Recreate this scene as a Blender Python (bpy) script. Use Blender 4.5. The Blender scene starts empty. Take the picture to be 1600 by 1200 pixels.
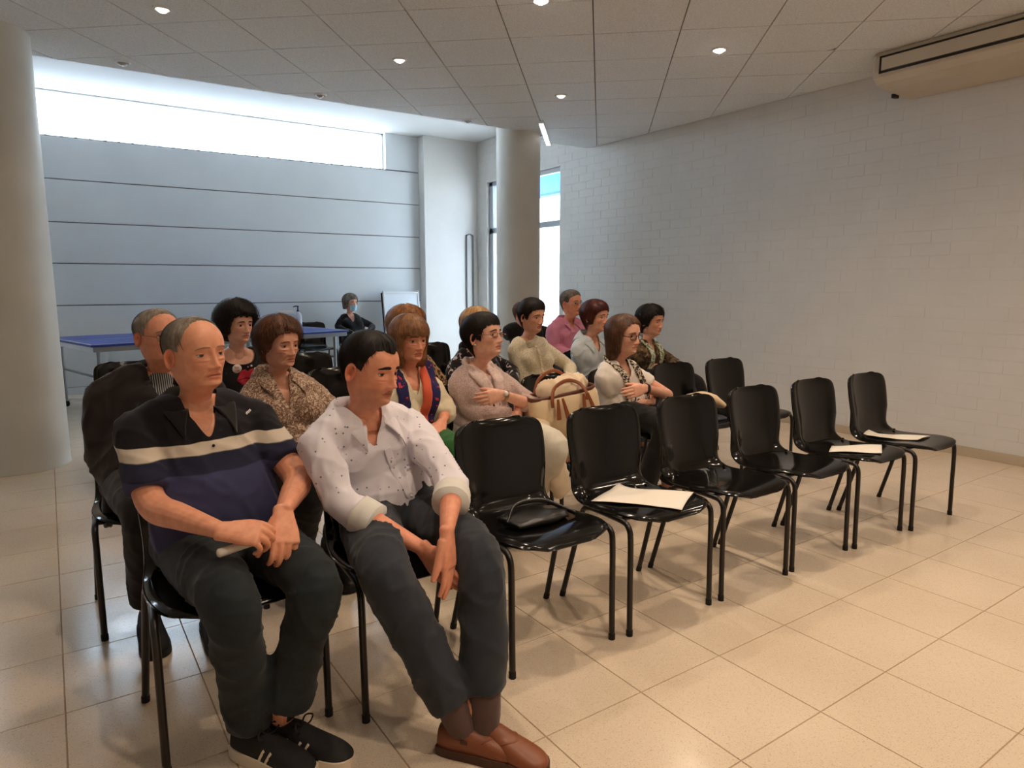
import bpy, bmesh, math, random
import numpy as np
from mathutils import Vector, Matrix
from mathutils.bvhtree import BVHTree

S = bpy.context.scene
COL = S.collection
rng = np.random.default_rng(7)
random.seed(7)

# ------------------------------------------------------------------ camera
YAW, PITCH = math.atan(720 / 1056.0), math.atan(155 / 1056.0)
cam = bpy.data.cameras.new('camera')
cam.sensor_width = 36.0
cam.lens = 1056.0 / 1600.0 * 36.0
cam.clip_start = 0.05
cam_o = bpy.data.objects.new('camera', cam)
COL.objects.link(cam_o)
cam_o.location = (0, 0, 1.32)
cam_o.rotation_euler = (math.pi / 2 - PITCH, 0, -YAW)
S.camera = cam_o

# ------------------------------------------------------------------ world, view, lamps
S.view_settings.view_transform = 'Standard'
S.view_settings.look = 'None'
S.view_settings.gamma = 1.0
S.view_settings.use_curve_mapping = False
S.view_settings.exposure = 0.0
W = bpy.data.worlds.new('sky')
S.world = W
W.use_nodes = True
bg = W.node_tree.nodes['Background']
bg.inputs[0].default_value = (0.74, 0.87, 1.0, 1)
bg.inputs[1].default_value = SKY_STRENGTH = 13.0
WARM = (1.0, 0.80, 0.60)
CEIL_Z = 3.03
# recessed lamps of the dropped ceiling: x, y, watts (0 = switched off)
LAMPS = [(0.74, 4.97, 18), (2.38, 5.02, 22), (4.22, 3.49, 44), (4.02, 5.10, 12), (2.62, 3.53, 66),
         (0.63, 6.29, 0), (2.20, 6.32, 0), (3.80, 6.40, 0),
         (0.95, 3.53, 22), (0.95, 2.0, 54), (2.62, 2.0, 68), (4.22, 1.95, 40),
         (0.95, 0.45, 72), (2.62, 0.45, 84), (4.22, 0.45, 52), (2.62, -1.1, 50), (0.95, -1.1, 40), (4.22, -1.1, 34)]

# ------------------------------------------------------------------ helpers
def tag(o, label=None, cat=None, group=None, kind=None):
    if label: o['label'] = label
    if cat: o['category'] = cat
    if group: o['group'] = group
    if kind: o['kind'] = kind
    return o

def empty(name, loc, label=None, cat=None, group=None, kind=None):
    o = bpy.data.objects.new(name, None)
    o.empty_display_size = 0.1
    o.location = loc
    COL.objects.link(o)
    return tag(o, label, cat, group, kind)

def mk(name, verts, faces, mats, parent=None, smooth=True, mi=None, attrs=None):
    """verts in world coordinates; made relative to the parents' locations"""
    off = np.zeros(3)
    p = parent
    while p is not None:
        off += np.array(p.location)
        p = p.parent
    verts = np.asarray(verts, float) - off
    me = bpy.data.meshes.new(name)
    me.from_pydata(verts.tolist(), [], [list(map(int, f)) for f in faces])
    if not isinstance(mats, (list, tuple)): mats = [mats]
    for m in mats: me.materials.append(m)
    if mi is not None: me.polygons.foreach_set('material_index', np.asarray(mi, np.int32))
    me.polygons.foreach_set('use_smooth', np.full(len(me.polygons), smooth))
    if attrs:
        for k, a in attrs.items():
            a = np.asarray(a, np.float32)
            if a.ndim == 1:
                at = me.attributes.new(k, 'FLOAT', 'POINT'); at.data.foreach_set('value', a)
            else:
                at = me.attributes.new(k, 'FLOAT_COLOR', 'POINT'); at.data.foreach_set('color', a.ravel())
    me.update()
    o = bpy.data.objects.new(name, me)
    COL.objects.link(o)
    if parent is not None: o.parent = parent
    return o

def box_vf(lo, hi, bev=0.0):
    x0, y0, z0 = lo; x1, y1, z1 = hi
    if bev <= 0:
        v = [(x0,y0,z0),(x1,y0,z0),(x1,y1,z0),(x0,y1,z0),(x0,y0,z1),(x1,y0,z1),(x1,y1,z1),(x0,y1,z1)]
        f = [(0,3,2,1),(4,5,6,7),(0,1,5,4),(1,2,6,5),(2,3,7,6),(3,0,4,7)]
        return np.array(v, float), f
    bm = bmesh.new()
    bmesh.ops.create_cube(bm, size=1)
    for q in bm.verts:
        q.co = ((q.co.x + .5) * (x1 - x0) + x0, (q.co.y + .5) * (y1 - y0) + y0, (q.co.z + .5) * (z1 - z0) + z0)
    bmesh.ops.bevel(bm, geom=bm.edges[:] , offset=bev, segments=2, affect='EDGES', profile=0.5)
    v = np.array([q.co[:] for q in bm.verts]); bm.verts.index_update()
    f = [[q.index for q in p.verts] for p in bm.faces]
    bm.free()
    return v, f

def join(parts):
    V, Fs, M = [], [], []; n = 0
    for i, p in enumerate(parts):
        v, f = p[0], p[1]
        V.append(np.asarray(v, float)); Fs += [[int(a) + n for a in q] for q in f]; n += len(v)
        M += [p[2] if len(p) > 2 else 0] * len(f)
    return np.concatenate(V), Fs, M

def rot2(v, ang, c=(0, 0)):
    v = np.array(v, float); s, k = math.sin(ang), math.cos(ang)
    x, y = v[:, 0] - c[0], v[:, 1] - c[1]
    v[:, 0] = c[0] + k * x - s * y; v[:, 1] = c[1] + s * x + k * y
    return v

def nrm(a):
    a = np.asarray(a, float); n = np.linalg.norm(a, axis=-1, keepdims=True)
    return a / np.maximum(n, 1e-9)

def catmull(P, n):
    P = np.asarray(P, float)
    if len(P) == 2: 
        t = np.linspace(0, 1, n)[:, None]; return P[0] * (1 - t) + P[1] * t
    d = np.concatenate([[0], np.cumsum(np.maximum(np.linalg.norm(np.diff(P[:, :3], axis=0), axis=1), 1e-6) ** 0.5)])
    u = np.linspace(0, d[-1], n)
    m = np.zeros_like(P)
    m[1:-1] = (P[2:] - P[:-2]) / (d[2:] - d[:-2])[:, None]
    m[0] = (P[1] - P[0]) / (d[1] - d[0]); m[-1] = (P[-1] - P[-2]) / (d[-1] - d[-2])
    i = np.clip(np.searchsorted(d, u, side='right') - 1, 0, len(P) - 2)
    h = (d[i + 1] - d[i]); t = ((u - d[i]) / h)[:, None]; h = h[:, None]
    return ((2*t**3 - 3*t**2 + 1) * P[i] + (t**3 - 2*t**2 + t) * h * m[i] + (-2*t**3 + 3*t**2) * P[i+1] + (t**3 - t**2) * h * m[i+1])

def tube(path, ra, rb=None, side=(1, 0, 0), n=24, k=16, caps=True, power=2.0, rounded=True):
    """closed tube along path; ra = radius along side, rb across it"""
    path = np.asarray(path, float); m = len(path)
    ra = np.broadcast_to(np.asarray(ra, float), (m,)); rb = ra if rb is None else np.broadcast_to(np.asarray(rb, float), (m,))
    side = np.asarray(side, float)
    if side.ndim == 1: side = np.broadcast_to(side, (m, 3))
    D = catmull(np.concatenate([path, ra[:, None], rb[:, None], side], axis=1), n)
    p, a, b, sd = D[:, :3], np.abs(D[:, 3]), np.abs(D[:, 4]), D[:, 5:8]
    t = nrm(np.gradient(p, axis=0))
    sd = nrm(sd - t * (sd * t).sum(1, keepdims=True)); up = np.cross(t, sd)
    th = np.linspace(0, 2 * math.pi, k, endpoint=False)
    c, s = np.cos(th), np.sin(th)
    if power != 2.0:
        c = np.sign(c) * np.abs(c) ** (2 / power); s = np.sign(s) * np.abs(s) ** (2 / power)
    V = p[:, None] + a[:, None, None] * c[None, :, None] * sd[:, None] + b[:, None, None] * s[None, :, None] * up[:, None]
    rings = [V[i] for i in range(n)]
    if caps and rounded:
        def capr(i, sgn):
            out = []
            for q in (0.45, 0.8):
                r = math.sqrt(1 - q * q)
                out.append(p[i] + (rings_c(i) * r) + t[i] * sgn * q * 0.6 * min(a[i], b[i]))
            return out
        def rings_c(i): return V[i] - p[i]
        A = capr(0, -1)[::-1]; B = capr(n - 1, 1)
        rings = A + rings + B
    R = len(rings); V = np.concatenate(rings)
    F = []
    for i in range(R - 1):
        for j in range(k):
            F.append((i*k + j, i*k + (j+1) % k, (i+1)*k + (j+1) % k, (i+1)*k + j))
    if caps:
        F.append(tuple(range(k))[::-1]); F.append(tuple(range((R-1)*k, R*k)))
    return V, F

def ellipsoid(c, r, nu=16, nv=12, R=None):
    V = []; F = []
    for i in range(nv + 1):
        a = math.pi * i / nv - math.pi / 2
        for j in range(nu):
            b = 2 * math.pi * j / nu
            V.append((math.cos(a) * math.cos(b) * r[0], math.cos(a) * math.sin(b) * r[1], math.sin(a) * r[2]))
    for i in range(nv):
        for j in range(nu):
            F.append((i*nu + j, i*nu + (j+1) % nu, (i+1)*nu + (j+1) % nu, (i+1)*nu + j))
    V = np.array(V)
    if R is not None: V = V @ np.asarray(R).T
    return V + np.asarray(c), F

def disc(c, r, axis_n, side, n=16):
    axis_n = nrm(axis_n); side = nrm(side); up = np.cross(axis_n, side)
    V = [np.asarray(c) + r * (math.cos(t) * side + math.sin(t) * up) for t in np.linspace(0, 2*math.pi, n, endpoint=False)]
    return np.array(V), [tuple(range(n))]

# ------------------------------------------------------------------ materials
def new_mat(name):
    m = bpy.data.materials.new(name); m.use_nodes = True
    nt = m.node_tree; b = nt.nodes['Principled BSDF']
    return m, nt, b

def node(nt, t, **kw):
    n = nt.nodes.new(t)
    for k, v in kw.items():
        if k in n.inputs.keys() if hasattr(n.inputs, 'keys') else False: n.inputs[k].default_value = v
        else: setattr(n, k, v)
    return n

def rgb(r, g, b):  # sRGB 0..255 -> linear
    f = lambda c: (c / 255 / 12.92) if c / 255 <= 0.04045 else ((c / 255 + 0.055) / 1.055) ** 2.4
    return (f(r), f(g), f(b), 1.0)

def mix(nt, fac, a, b):
    n = nt.nodes.new('ShaderNodeMix'); n.data_type = 'RGBA'
    for idx, v in ((6, a), (7, b)):
        if isinstance(v, tuple): n.inputs[idx].default_value = v
        else: nt.links.new(v, n.inputs[idx])
    if isinstance(fac, (int, float)): n.inputs[0].default_value = fac
    else: nt.links.new(fac, n.inputs[0])
    return n.outputs[2]

def ramp(nt, x, stops):
    n = nt.nodes.new('ShaderNodeValToRGB')
    el = n.color_ramp.elements
    while len(el) < len(stops): el.new(0.5)
    for e, (p, c) in zip(el, stops):
        e.position = p; e.color = c if isinstance(c, tuple) else (c, c, c, 1)
    nt.links.new(x, n.inputs[0]); return n.outputs[0]

def coords(nt, scale=(1, 1, 1), rot=(0, 0, 0), kind='Object'):
    tc = nt.nodes.new('ShaderNodeTexCoord'); mp = nt.nodes.new('ShaderNodeMapping')
    mp.inputs['Scale'].default_value = scale; mp.inputs['Rotation'].default_value = rot
    nt.links.new(tc.outputs[kind], mp.inputs[0]); return mp.outputs[0]

def noise(nt, vec, scale, detail=3, rough=0.5, dist=0.0):
    n = nt.nodes.new('ShaderNodeTexNoise'); n.inputs['Scale'].default_value = scale
    n.inputs['Detail'].default_value = detail; n.inputs['Roughness'].default_value = rough; n.inputs['Distortion'].default_value = dist
    nt.links.new(vec, n.inputs['Vector']); return n.outputs['Fac']

def voronoi(nt, vec, scale, out='Distance', feature='F1', rnd=1.0):
    n = nt.nodes.new('ShaderNodeTexVoronoi'); n.feature = feature
    n.inputs['Scale'].default_value = scale; n.inputs['Randomness'].default_value = rnd
    nt.links.new(vec, n.inputs['Vector']); return n.outputs[out]

def bump(nt, b, h, strength=0.3, dist=0.002):
    n = nt.nodes.new('ShaderNodeBump'); n.inputs['Strength'].default_value = strength; n.inputs['Distance'].default_value = dist
    nt.links.new(h, n.inputs['Height']); nt.links.new(n.outputs[0], b.inputs['Normal'])

def plain(name, col, rough=0.5, metal=0.0, spec=0.5, var=0.0, vscale=8.0, bmp=0.0, bscale=200.0, bdist=0.001, sheen=0.0, coat=0.0, sss=0.0):
    m, nt, b = new_mat(name)
    b.inputs['Roughness'].default_value = rough; b.inputs['Metallic'].default_value = metal
    b.inputs['Specular IOR Level'].default_value = spec
    b.inputs['Base Color'].default_value = col
    if sheen: b.inputs['Sheen Weight'].default_value = sheen
    if coat: b.inputs['Coat Weight'].default_value = coat
    v = None
    if var or bmp: v = coords(nt)
    if var:
        nf = noise(nt, v, vscale, 4)
        d = tuple(c * (1 - var) for c in col[:3]) + (1,); l = tuple(min(1, c * (1 + var)) for c in col[:3]) + (1,)
        nt.links.new(mix(nt, ramp(nt, nf, [(0.3, 0.0), (0.7, 1.0)]), d, l), b.inputs['Base Color'])
    if bmp: bump(nt, b, noise(nt, v, bscale, 3), bmp, bdist)
    return m

def emit(name, col, strength):
    m, nt, b = new_mat(name)
    b.inputs['Base Color'].default_value = (0.8, 0.8, 0.8, 1)
    b.inputs['Emission Color'].default_value = col; b.inputs['Emission Strength'].default_value = strength
    return m

# ================================================================== ROOM
M_white_brick = plain('painted brick', rgb(221, 218, 213), 0.62, var=0.03, vscale=3, bmp=0.25, bscale=60, bdist=0.002)
M_panel = plain('painted concrete panel', rgb(222, 226, 228), 0.6, var=0.03, vscale=2, bmp=0.15, bscale=40)
M_joint = plain('panel joint', rgb(120, 122, 124), 0.9)
M_plaster = plain('white plaster', rgb(232, 232, 230), 0.7, var=0.02, vscale=2, bmp=0.1, bscale=50)
M_column = plain('column paint', rgb(222, 219, 210), 0.5, var=0.06, vscale=2.5, bmp=0.2, bscale=25)
M_skirt = plain('beige skirting', rgb(196, 178, 152), 0.45, var=0.05)
M_ctile = None
def ceiling_tile_mat():
    m, nt, b = new_mat('mineral ceiling tile')
    v = coords(nt)
    f = noise(nt, v, 90, 4, 0.7)
    nt.links.new(mix(nt, ramp(nt, f, [(0.35, 0.0), (0.6, 1.0)]), rgb(214, 216, 216), rgb(236, 238, 238)), b.inputs['Base Color'])
    b.inputs['Roughness'].default_value = 0.9
    bump(nt, b, f, 0.25, 0.003)
    return m
M_ctile = ceiling_tile_mat()
M_tbar = plain('ceiling joint', rgb(120, 116, 112), 0.8)
def floor_mat(name, c0, c1):
    m, nt, b = new_mat(name)
    v = coords(nt)
    big = noise(nt, v, 1.3, 3)
    chips = voronoi(nt, v, 380, 'Color')
    sp = nt.nodes.new('ShaderNodeSeparateColor'); nt.links.new(chips, sp.inputs[0])
    base = mix(nt, ramp(nt, big, [(0.3, 0.0), (0.7, 1.0)]), c0, c1)
    dark = mix(nt, ramp(nt, sp.outputs[0], [(0.86, 0.0), (0.95, 0.35)]), base, rgb(150, 116, 82))
    lite = mix(nt, ramp(nt, sp.outputs[1], [(0.80, 0.0), (0.95, 0.35)]), dark, rgb(242, 224, 198))
    nt.links.new(lite, b.inputs['Base Color'])
    r = noise(nt, v, 6, 4)
    nt.links.new(ramp(nt, r, [(0.3, 0.15), (0.75, 0.27)]), b.inputs['Roughness'])
    return m
M_floor = floor_mat('terrazzo', rgb(216, 196, 172), rgb(228, 209, 186))
M_grout = plain('floor joint', rgb(178, 154, 126), 0.8)
M_darkmetal = plain('dark metal', rgb(40, 40, 42), 0.4, metal=0.6)
M_frame_grey = plain('grey window frame', rgb(176, 182, 188), 0.4)
M_glass, _nt, _b = new_mat('window glass')
_b.inputs['Base Color'].default_value = (0.95, 0.98, 1, 1); _b.inputs['Roughness'].default_value = 0.0
_b.inputs['Transmission Weight'].default_value = 1.0; _b.inputs['IOR'].default_value = 1.02

X0, X1, Y0, Y1 = -3.0, 5.82, -2.6, 9.7
HIGH = 3.55
EDGE = 6.5

# floor: slab plus tiles
floor = mk('floor', *box_vf((X0, Y0, -0.12), (X1, Y1, -0.004)), M_grout, smooth=False); floor['kind'] = 'structure'
xl = [-0.06 + 0.39 * i for i in range(-8, 17)]
xl = [x for x in xl if X0 < x < X1]; xl = [X0] + xl + [X1]
yl = [Y0] + [1.45 - 0.39 * i for i in range(10, 0, -1)] + [1.45, 1.915, 2.38] + [2.38 + 0.41 * i for i in range(1, 18)] + [Y1]
tiles = []
F_ = np.array([math.sin(YAW), math.cos(YAW)]); R_ = np.array([math.cos(YAW), -math.sin(YAW)])
for i in range(len(xl) - 1):
    for j in range(len(yl) - 1):
        a, b, c, d = xl[i], xl[i+1], yl[j], yl[j+1]
        cx, cy = (a + b) / 2, (c + d) / 2
        dep = cx * F_[0] + cy * F_[1]; lat = cx * R_[0] + cy * R_[1]
        vis = dep > 1.2 and abs(lat) < dep * 0.80 + 0.35
        tiles.append(((dep if vis else 99 + abs(dep)), a, b, c, d))
tiles.sort()
def tile_vf(a, b, c, d, jx=0.0):
    g = 0.0008; h = 0.0015
    lo = (a + g, c + g); hi = (b - g, d - g)
    v = np.array([(lo[0], lo[1], -0.006), (hi[0], lo[1], -0.006), (hi[0], hi[1], -0.006), (lo[0], hi[1], -0.006),
                  (lo[0]+h, lo[1]+h, 0), (hi[0]-h, lo[1]+h, 0), (hi[0]-h, hi[1]-h, 0), (lo[0]+h, hi[1]-h, 0)])
    v[4:, 2] += 0.0
    return v, [(4,5,6,7),(0,1,5,4),(1,2,6,5),(2,3,7,6),(3,0,4,7)]
for n_, (k, a, b, c, d) in enumerate(tiles[:300]):
    mk('floor_tile', *tile_vf(a, b, c, d), M_floor, floor, smooth=False)
v, f, _ = join([tile_vf(*t[1:]) for t in tiles[300:]])
mk('floor_tiles_beyond', v, f, M_floor, floor, smooth=False)['kind'] = 'stuff'

# dropped ceiling with a turned tile grid
def clip_poly(poly, a, b, c):           # keep a*x+b*y<=c
    out = []
    for i in range(len(poly)):
        p, q = poly[i], poly[(i + 1) % len(poly)]
        dp, dq = a*p[0] + b*p[1] - c, a*q[0] + b*q[1] - c
        if dp <= 0: out.append(p)
        if (dp < 0) != (dq < 0) and abs(dp - dq) > 1e-9:
            t = dp / (dp - dq); out.append((p[0] + t*(q[0]-p[0]), p[1] + t*(q[1]-p[1])))
    return out
SP = 4.9
ceil_poly = [(X0, Y0), (X1, Y0), (X1, 6.78), (5.24, 6.86), (SP, EDGE), (X0, EDGE)]
def prism(poly, z0, z1):
    n = len(poly)
    v = [(x, y, z0) for x, y in poly] + [(x, y, z1) for x, y in poly]
    f = [tuple(range(n))[::-1], tuple(range(n, 2*n))] + [(i, (i+1) % n, n + (i+1) % n, n + i) for i in range(n)]
    return np.array(v), f
ceiling = mk('ceiling', *prism(ceil_poly, CEIL_Z + 0.016, CEIL_Z + 0.10), M_tbar, smooth=False); ceiling['kind'] = 'structure'
ga = YAW + math.radians(7.4)
g1 = np.array([math.sin(ga), math.cos(ga)]); g2 = np.array([math.cos(ga), -math.sin(ga)])
ct = []
for iu in range(-14, 14):
    for iv in range(-14, 18):
        u0 = 5.555 + 0.562 * iu; v0 = -0.08 + 0.586 * iv
        g = 0.004
        P4 = [(u0+g, v0+g), (u0+0.562-g, v0+g), (u0+0.562-g, v0+0.586-g), (u0+g, v0+0.586-g)]
        P4 = [tuple(u*g1 + w*g2) for u, w in P4]
        for reg in ([(-1,0,-X0-.004),(1,0,SP),(0,1,EDGE),(0,-1,-Y0)], [(-1,0,-SP),(1,0,X1-.004),(0.0,1.0,6.82),(0,-1,-Y0)]):
            poly = P4
            for h in reg:
                poly = clip_poly(poly, *h)
                if len(poly) < 3: break
            if len(poly) >= 3:
                ar = 0.5 * abs(sum(poly[i][0]*poly[(i+1) % len(poly)][1] - poly[(i+1) % len(poly)][0]*poly[i][1] for i in range(len(poly))))
                if ar > 0.004:
                    c = np.mean(poly, axis=0); dep = c @ F_; lat = c @ R_
                    vis = dep > 2.0 and abs(lat) < dep * 0.8 + 0.4
                    ct.append((dep if vis else 99, poly))
ct.sort(key=lambda t: t[0])
for k, poly in ct[:300]:
    if k == 99: break
    mk('ceiling_tile', *prism(poly, CEIL_Z + 0.001 * rng.random(), CEIL_Z + 0.014), M_ctile, ceiling, smooth=False)
rest = [prism(p, CEIL_Z, CEIL_Z + 0.014) for k, p in ct if k == 99]
v, f, _ = join(rest); mk('ceiling_tiles_beyond', v, f, M_ctile, ceiling, smooth=False)['kind'] = 'stuff'
# upper plaster ceiling over the window bay, and the upstand between both ceilings
mk('ceiling_upper', *box_vf((X0, EDGE - 0.1, HIGH), (X1 + 0.3, Y1 + 0.3, HIGH + 0.1)), M_plaster, smooth=False)['kind'] = 'structure'
v, f, _ = join([prism([(X0, EDGE), (SP, EDGE), (SP, EDGE - 0.03), (X0, EDGE - 0.03)], CEIL_Z + 0.02, HIGH),
                prism([(SP, EDGE), (5.24, 6.86), (5.24, 6.83), (SP, EDGE - 0.03)], CEIL_Z + 0.02, HIGH),
                prism([(5.24, 6.86), (X1, 6.78), (X1, 6.75), (5.24, 6.83)], CEIL_Z + 0.02, HIGH)])
mk('trim_1', v, f, M_plaster, smooth=False)['kind'] = 'structure'

# back wall of long panels with recessed joints, strip window above
back = mk('wall_back', *box_vf((X0, Y1 + 0.012, 0), (4.87, Y1 + 0.25, 3.02)), M_joint, smooth=False); back['kind'] = 'structure'
zs = [0.085, 0.584, 1.075, 1.572, 2.05, 2.54, 3.02]
for a, b in zip(zs[:-1], zs[1:]):
    mk('wall_panel', *box_vf((X0, Y1, a + 0.006), (4.87, Y1 + 0.02, b - 0.006), 0.003), M_panel, back, smooth=False)
mk('wall_panel', *box_vf((4.335, Y1, 3.03), (4.87, Y1 + 0.25, HIGH), 0.003), M_panel, back, smooth=False)
mk('baseboard_back', *box_vf((X0, Y1 - 0.015, 0), (4.87, Y1 + 0.02, 0.085), 0.003), M_panel, smooth=False)['kind'] = 'structure'
pier = mk('wall_pier', *box_vf((4.872, 9.52, 0), (X1 + 0.05, Y1 + 0.25, HIGH)), M_white_brick, smooth=False); pier['kind'] = 'structure'
pier['label'] = 'white painted pier between the panelled wall and the corner'
# strip window
win = empty('window_1', (0.6, Y1, 3.02), kind='structure')
fr = [box_vf((X0, Y1 + 0.09, 3.02), (4.335, Y1 + 0.15, 3.045)), box_vf((X0, Y1 + 0.09, HIGH - 0.02), (4.335, Y1 + 0.15, HIGH)),
      box_vf((4.315, Y1 + 0.09, 3.02), (4.335, Y1 + 0.15, HIGH))]
v, f, _ = join(fr); mk('window_frame', v, f, M_plaster, win, smooth=False)
for i in range(6):
    xa = X0 + i * (4.335 - X0) / 6
    mk('pane', *box_vf((xa + 0.004, Y1 + 0.115, 3.045), (xa + (4.335 - X0) / 6 - 0.004, Y1 + 0.121, HIGH - 0.02)), M_glass, win, smooth=False)
cl = []
for i in range(34):
    xa = -0.6 + i * 0.147
    if xa < 4.3: cl.append(box_vf((xa - 0.016, Y1 + 0.03, 3.02), (xa + 0.016, Y1 + 0.06, 3.036)))
v, f, _ = join(cl); mk('sill_clips', v, f, M_joint, win, smooth=False)['kind'] = 'stuff'

# right wall: painted brick skin on a mortar core, with the glazed entrance
DY0, DY1, DZ = 7.39, 9.24, 2.90
core = [box_vf((X1 + 0.0012, Y0, 0), (X1 + 0.25, DY0, HIGH)), box_vf((X1 + 0.0012, DY0, DZ), (X1 + 0.25, DY1, HIGH)), box_vf((X1 + 0.0012, DY1, 0), (X1 + 0.25, Y1 + 0.25, HIGH))]
v, f, _ = join(core)
wr = mk('wall_right', v, f, M_white_brick, smooth=False); wr['kind'] = 'structure'
bricks = []
BL, BH = 0.29, 0.0985
row = 0
z = 0.07
while z < HIGH - 0.02:
    y = 0.9 + (BL / 2 if row % 2 else 0) 
    while y < 9.5:
        segs = [(y, min(y + BL, 9.5))]
        if z + BH > 0 and z < DZ - 0.02:
            s2 = []
            for a, b in segs:
                if b <= DY0 or a >= DY1: s2.append((a, b))
                else:
                    if a < DY0 - 0.03: s2.append((a, DY0))
                    if b > DY1 + 0.03: s2.append((DY1, b))
            segs = s2
        ztop = min(z + BH, HIGH)
        if y + BL < 6.7: ztop = min(ztop, CEIL_Z - 0.002)
        for a, b in segs:
            if ztop - z > 0.02: bricks.append((a, b, z, ztop))
        y += BL
    z += BH; row += 1
def brick_vf(a, b, z0, z1):
    g = 0.0015; p = 0.0016 * rng.random(); h = 0.003
    xf = X1 - p; xb = X1 + 0.006
    v = np.array([(xb, a+g, z0+g), (xb, b-g, z0+g), (xb, b-g, z1-g), (xb, a+g, z1-g),
                  (xf, a+g+h, z0+g+h), (xf, b-g-h, z0+g+h), (xf, b-g-h, z1-g-h), (xf, a+g+h, z1-g-h)])
    return v, [(4,5,6,7)[::-1], (0,4,5,1), (1,5,6,2), (2,6,7,3), (3,7,4,0)]
near = [b for b in bricks if 1.55 < b[0] < 6.2 and b[2] < 2.9]
near.sort(key=lambda b: b[0] * 0.83 + 3.3 + 0.35 * abs(b[2] - 0.8))
nearset = set(near[:300])
for b in near[:300]: mk('brick', *brick_vf(*b), M_white_brick, wr, smooth=False)
v, f, _ = join([brick_vf(*b) for b in bricks if b not in nearset])
mk('bricks_beyond', v, f, M_white_brick, wr, smooth=False)['kind'] = 'stuff'
v, f, _ = join([box_vf((X1 - 0.014, Y0, 0), (X1 + 0.01, DY0 - 0.02, 0.07), 0.002), box_vf((X1 - 0.014, DY1 + 0.02, 0), (X1 + 0.01, 9.5, 0.07), 0.002)])
mk('baseboard_right', v, f, M_skirt, smooth=False)['kind'] = 'structure'

# glazed entrance in the right wall
dr = empty('door_1', (X1 + 0.1, (DY0 + DY1) / 2, 0), kind='structure')
xa, xb = X1 + 0.05, X1 + 0.12
def fr_box(y0, y1, z0, z1): return box_vf((xa, y0, z0), (xb, y1, z1), 0.004)
fp = [fr_box(DY0, DY0 + 0.05, 0, DZ), fr_box(DY1 - 0.10, DY1, 0, DZ), fr_box(DY0, DY1, DZ - 0.06, DZ), fr_box(DY0, DY1, 2.12, 2.20), fr_box(8.25, 8.35, 0, 2.12)]
v, f, _ = join(fp); mk('door_frame', v, f, M_frame_grey, dr, smooth=False)
for (a, b) in ((DY0 + 0.05, 8.25), (8.35, DY1 - 0.10)):
    mk('pane', *box_vf((xa + 0.03, a, 0.1), (xa + 0.036, b, 2.12)), M_glass, dr, smooth=False)
    mk('pane', *box_vf((xa + 0.03, a, 2.20), (xa + 0.036, b, DZ - 0.06)), M_glass, dr, smooth=False)
    mk('kick_rail', *fr_box(a, b, 0.0, 0.1), M_frame_grey, dr, smooth=False)
v, f = tube([(xa - 0.05, 8.20, 0.95), (xa - 0.05, 8.20, 1.30)], 0.012, n=6, k=10)
mk('handle', v, f, M_darkmetal, dr)

# left and front walls (behind the camera) close the room
mk('wall_left', *box_vf((X0 - 0.2, Y0, 0), (X0, Y1 + 0.2, HIGH)), M_plaster, smooth=False)['kind'] = 'structure'
mk('wall_front', *box_vf((X0 - 0.2, Y0 - 0.2, 0), (X1 + 0.2, Y0, HIGH)), M_plaster, smooth=False)['kind'] = 'structure'

# columns
def column(name, c, r, z1, label):
    k = 64; V = []; prof = [(r + 0.004, 0.0), (r + 0.004, 0.012), (r, 0.02)] + [(r, z) for z in np.linspace(0.1, z1, 12)]
    th = np.linspace(0, 2*math.pi, k, endpoint=False)
    for rr, z in prof: V += [(c[0] + rr*math.cos(t), c[1] + rr*math.sin(t), z) for t in th]
    F = [(i*k + j, i*k + (j+1) % k, (i+1)*k + (j+1) % k, (i+1)*k + j) for i in range(len(prof)-1) for j in range(k)]
    o = mk(name, V, F, M_column); tag(o, label, 'column', kind='structure')
column('column', (-0.275, 6.06), 0.325, CEIL_Z + 0.03, 'wide round column at the left edge of the picture')
column('column', (4.640, 6.675), 0.255, HIGH, 'slim round column in front of the glazed entrance')

# conduit loop on the pier
v, f = tube([(5.60, 9.50, 0.02), (5.60, 9.50, 2.05), (5.615, 9.50, 2.10), (5.66, 9.50, 2.12), (5.705, 9.50, 2.10), (5.72, 9.50, 2.05), (5.72, 9.50, 0.02)], 0.011, n=60, k=8)
tag(mk('conduit', v, f, plain('grey conduit', rgb(120, 122, 126), 0.5)), 'thin grey inverted-U pipe standing against the white corner wall', 'pipe')

# outside: pavement, pale added sky blocker, blue canopy and blue wall
M_pave = plain('pale pavement', rgb(225, 222, 215), 0.8, var=0.05, bmp=0.2, bscale=30)
M_blue = plain('blue paint', rgb(70, 150, 225), 0.5, var=0.04)
M_bluedark = plain('dark blue louvre', rgb(38, 88, 150), 0.5)
gp = mk('exterior_ground', *box_vf((X1 + 0.26, 2, -0.15), (22, 26, -0.02)), M_pave, smooth=False); gp['kind'] = 'structure'
fac = mk('added_sky_blocker', *box_vf((12.5, 2, -0.1), (12.8, 30, 7.5)), plain('pale added sky blocker', rgb(222, 220, 214), 0.8, var=0.05), smooth=False); fac['kind'] = 'structure'  # added building front, cuts the sky light entering through the glazed door
can = empty('entrance_canopy', (7.6, 9.6, 2.6), 'blue canopy outside the glazed entrance', 'canopy')
mk('fascia', *box_vf((7.55, 6.4, 2.93), (7.7, 13.0, 3.5), 0.01), M_blue, can, smooth=False)
mk('soffit', *box_vf((6.07, 6.4, 3.42), (7.6, 13.0, 3.5), 0.01), M_blue, can, smooth=False)
mk('edge_strip', *box_vf((7.53, 6.4, 2.90), (7.71, 13.0, 2.94), 0.004), M_bluedark, can, smooth=False)
sg = empty('sign_box', (7.53, 9.15, 3.08), 'small white sign box with a grey mark under the blue canopy', 'sign')
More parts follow.
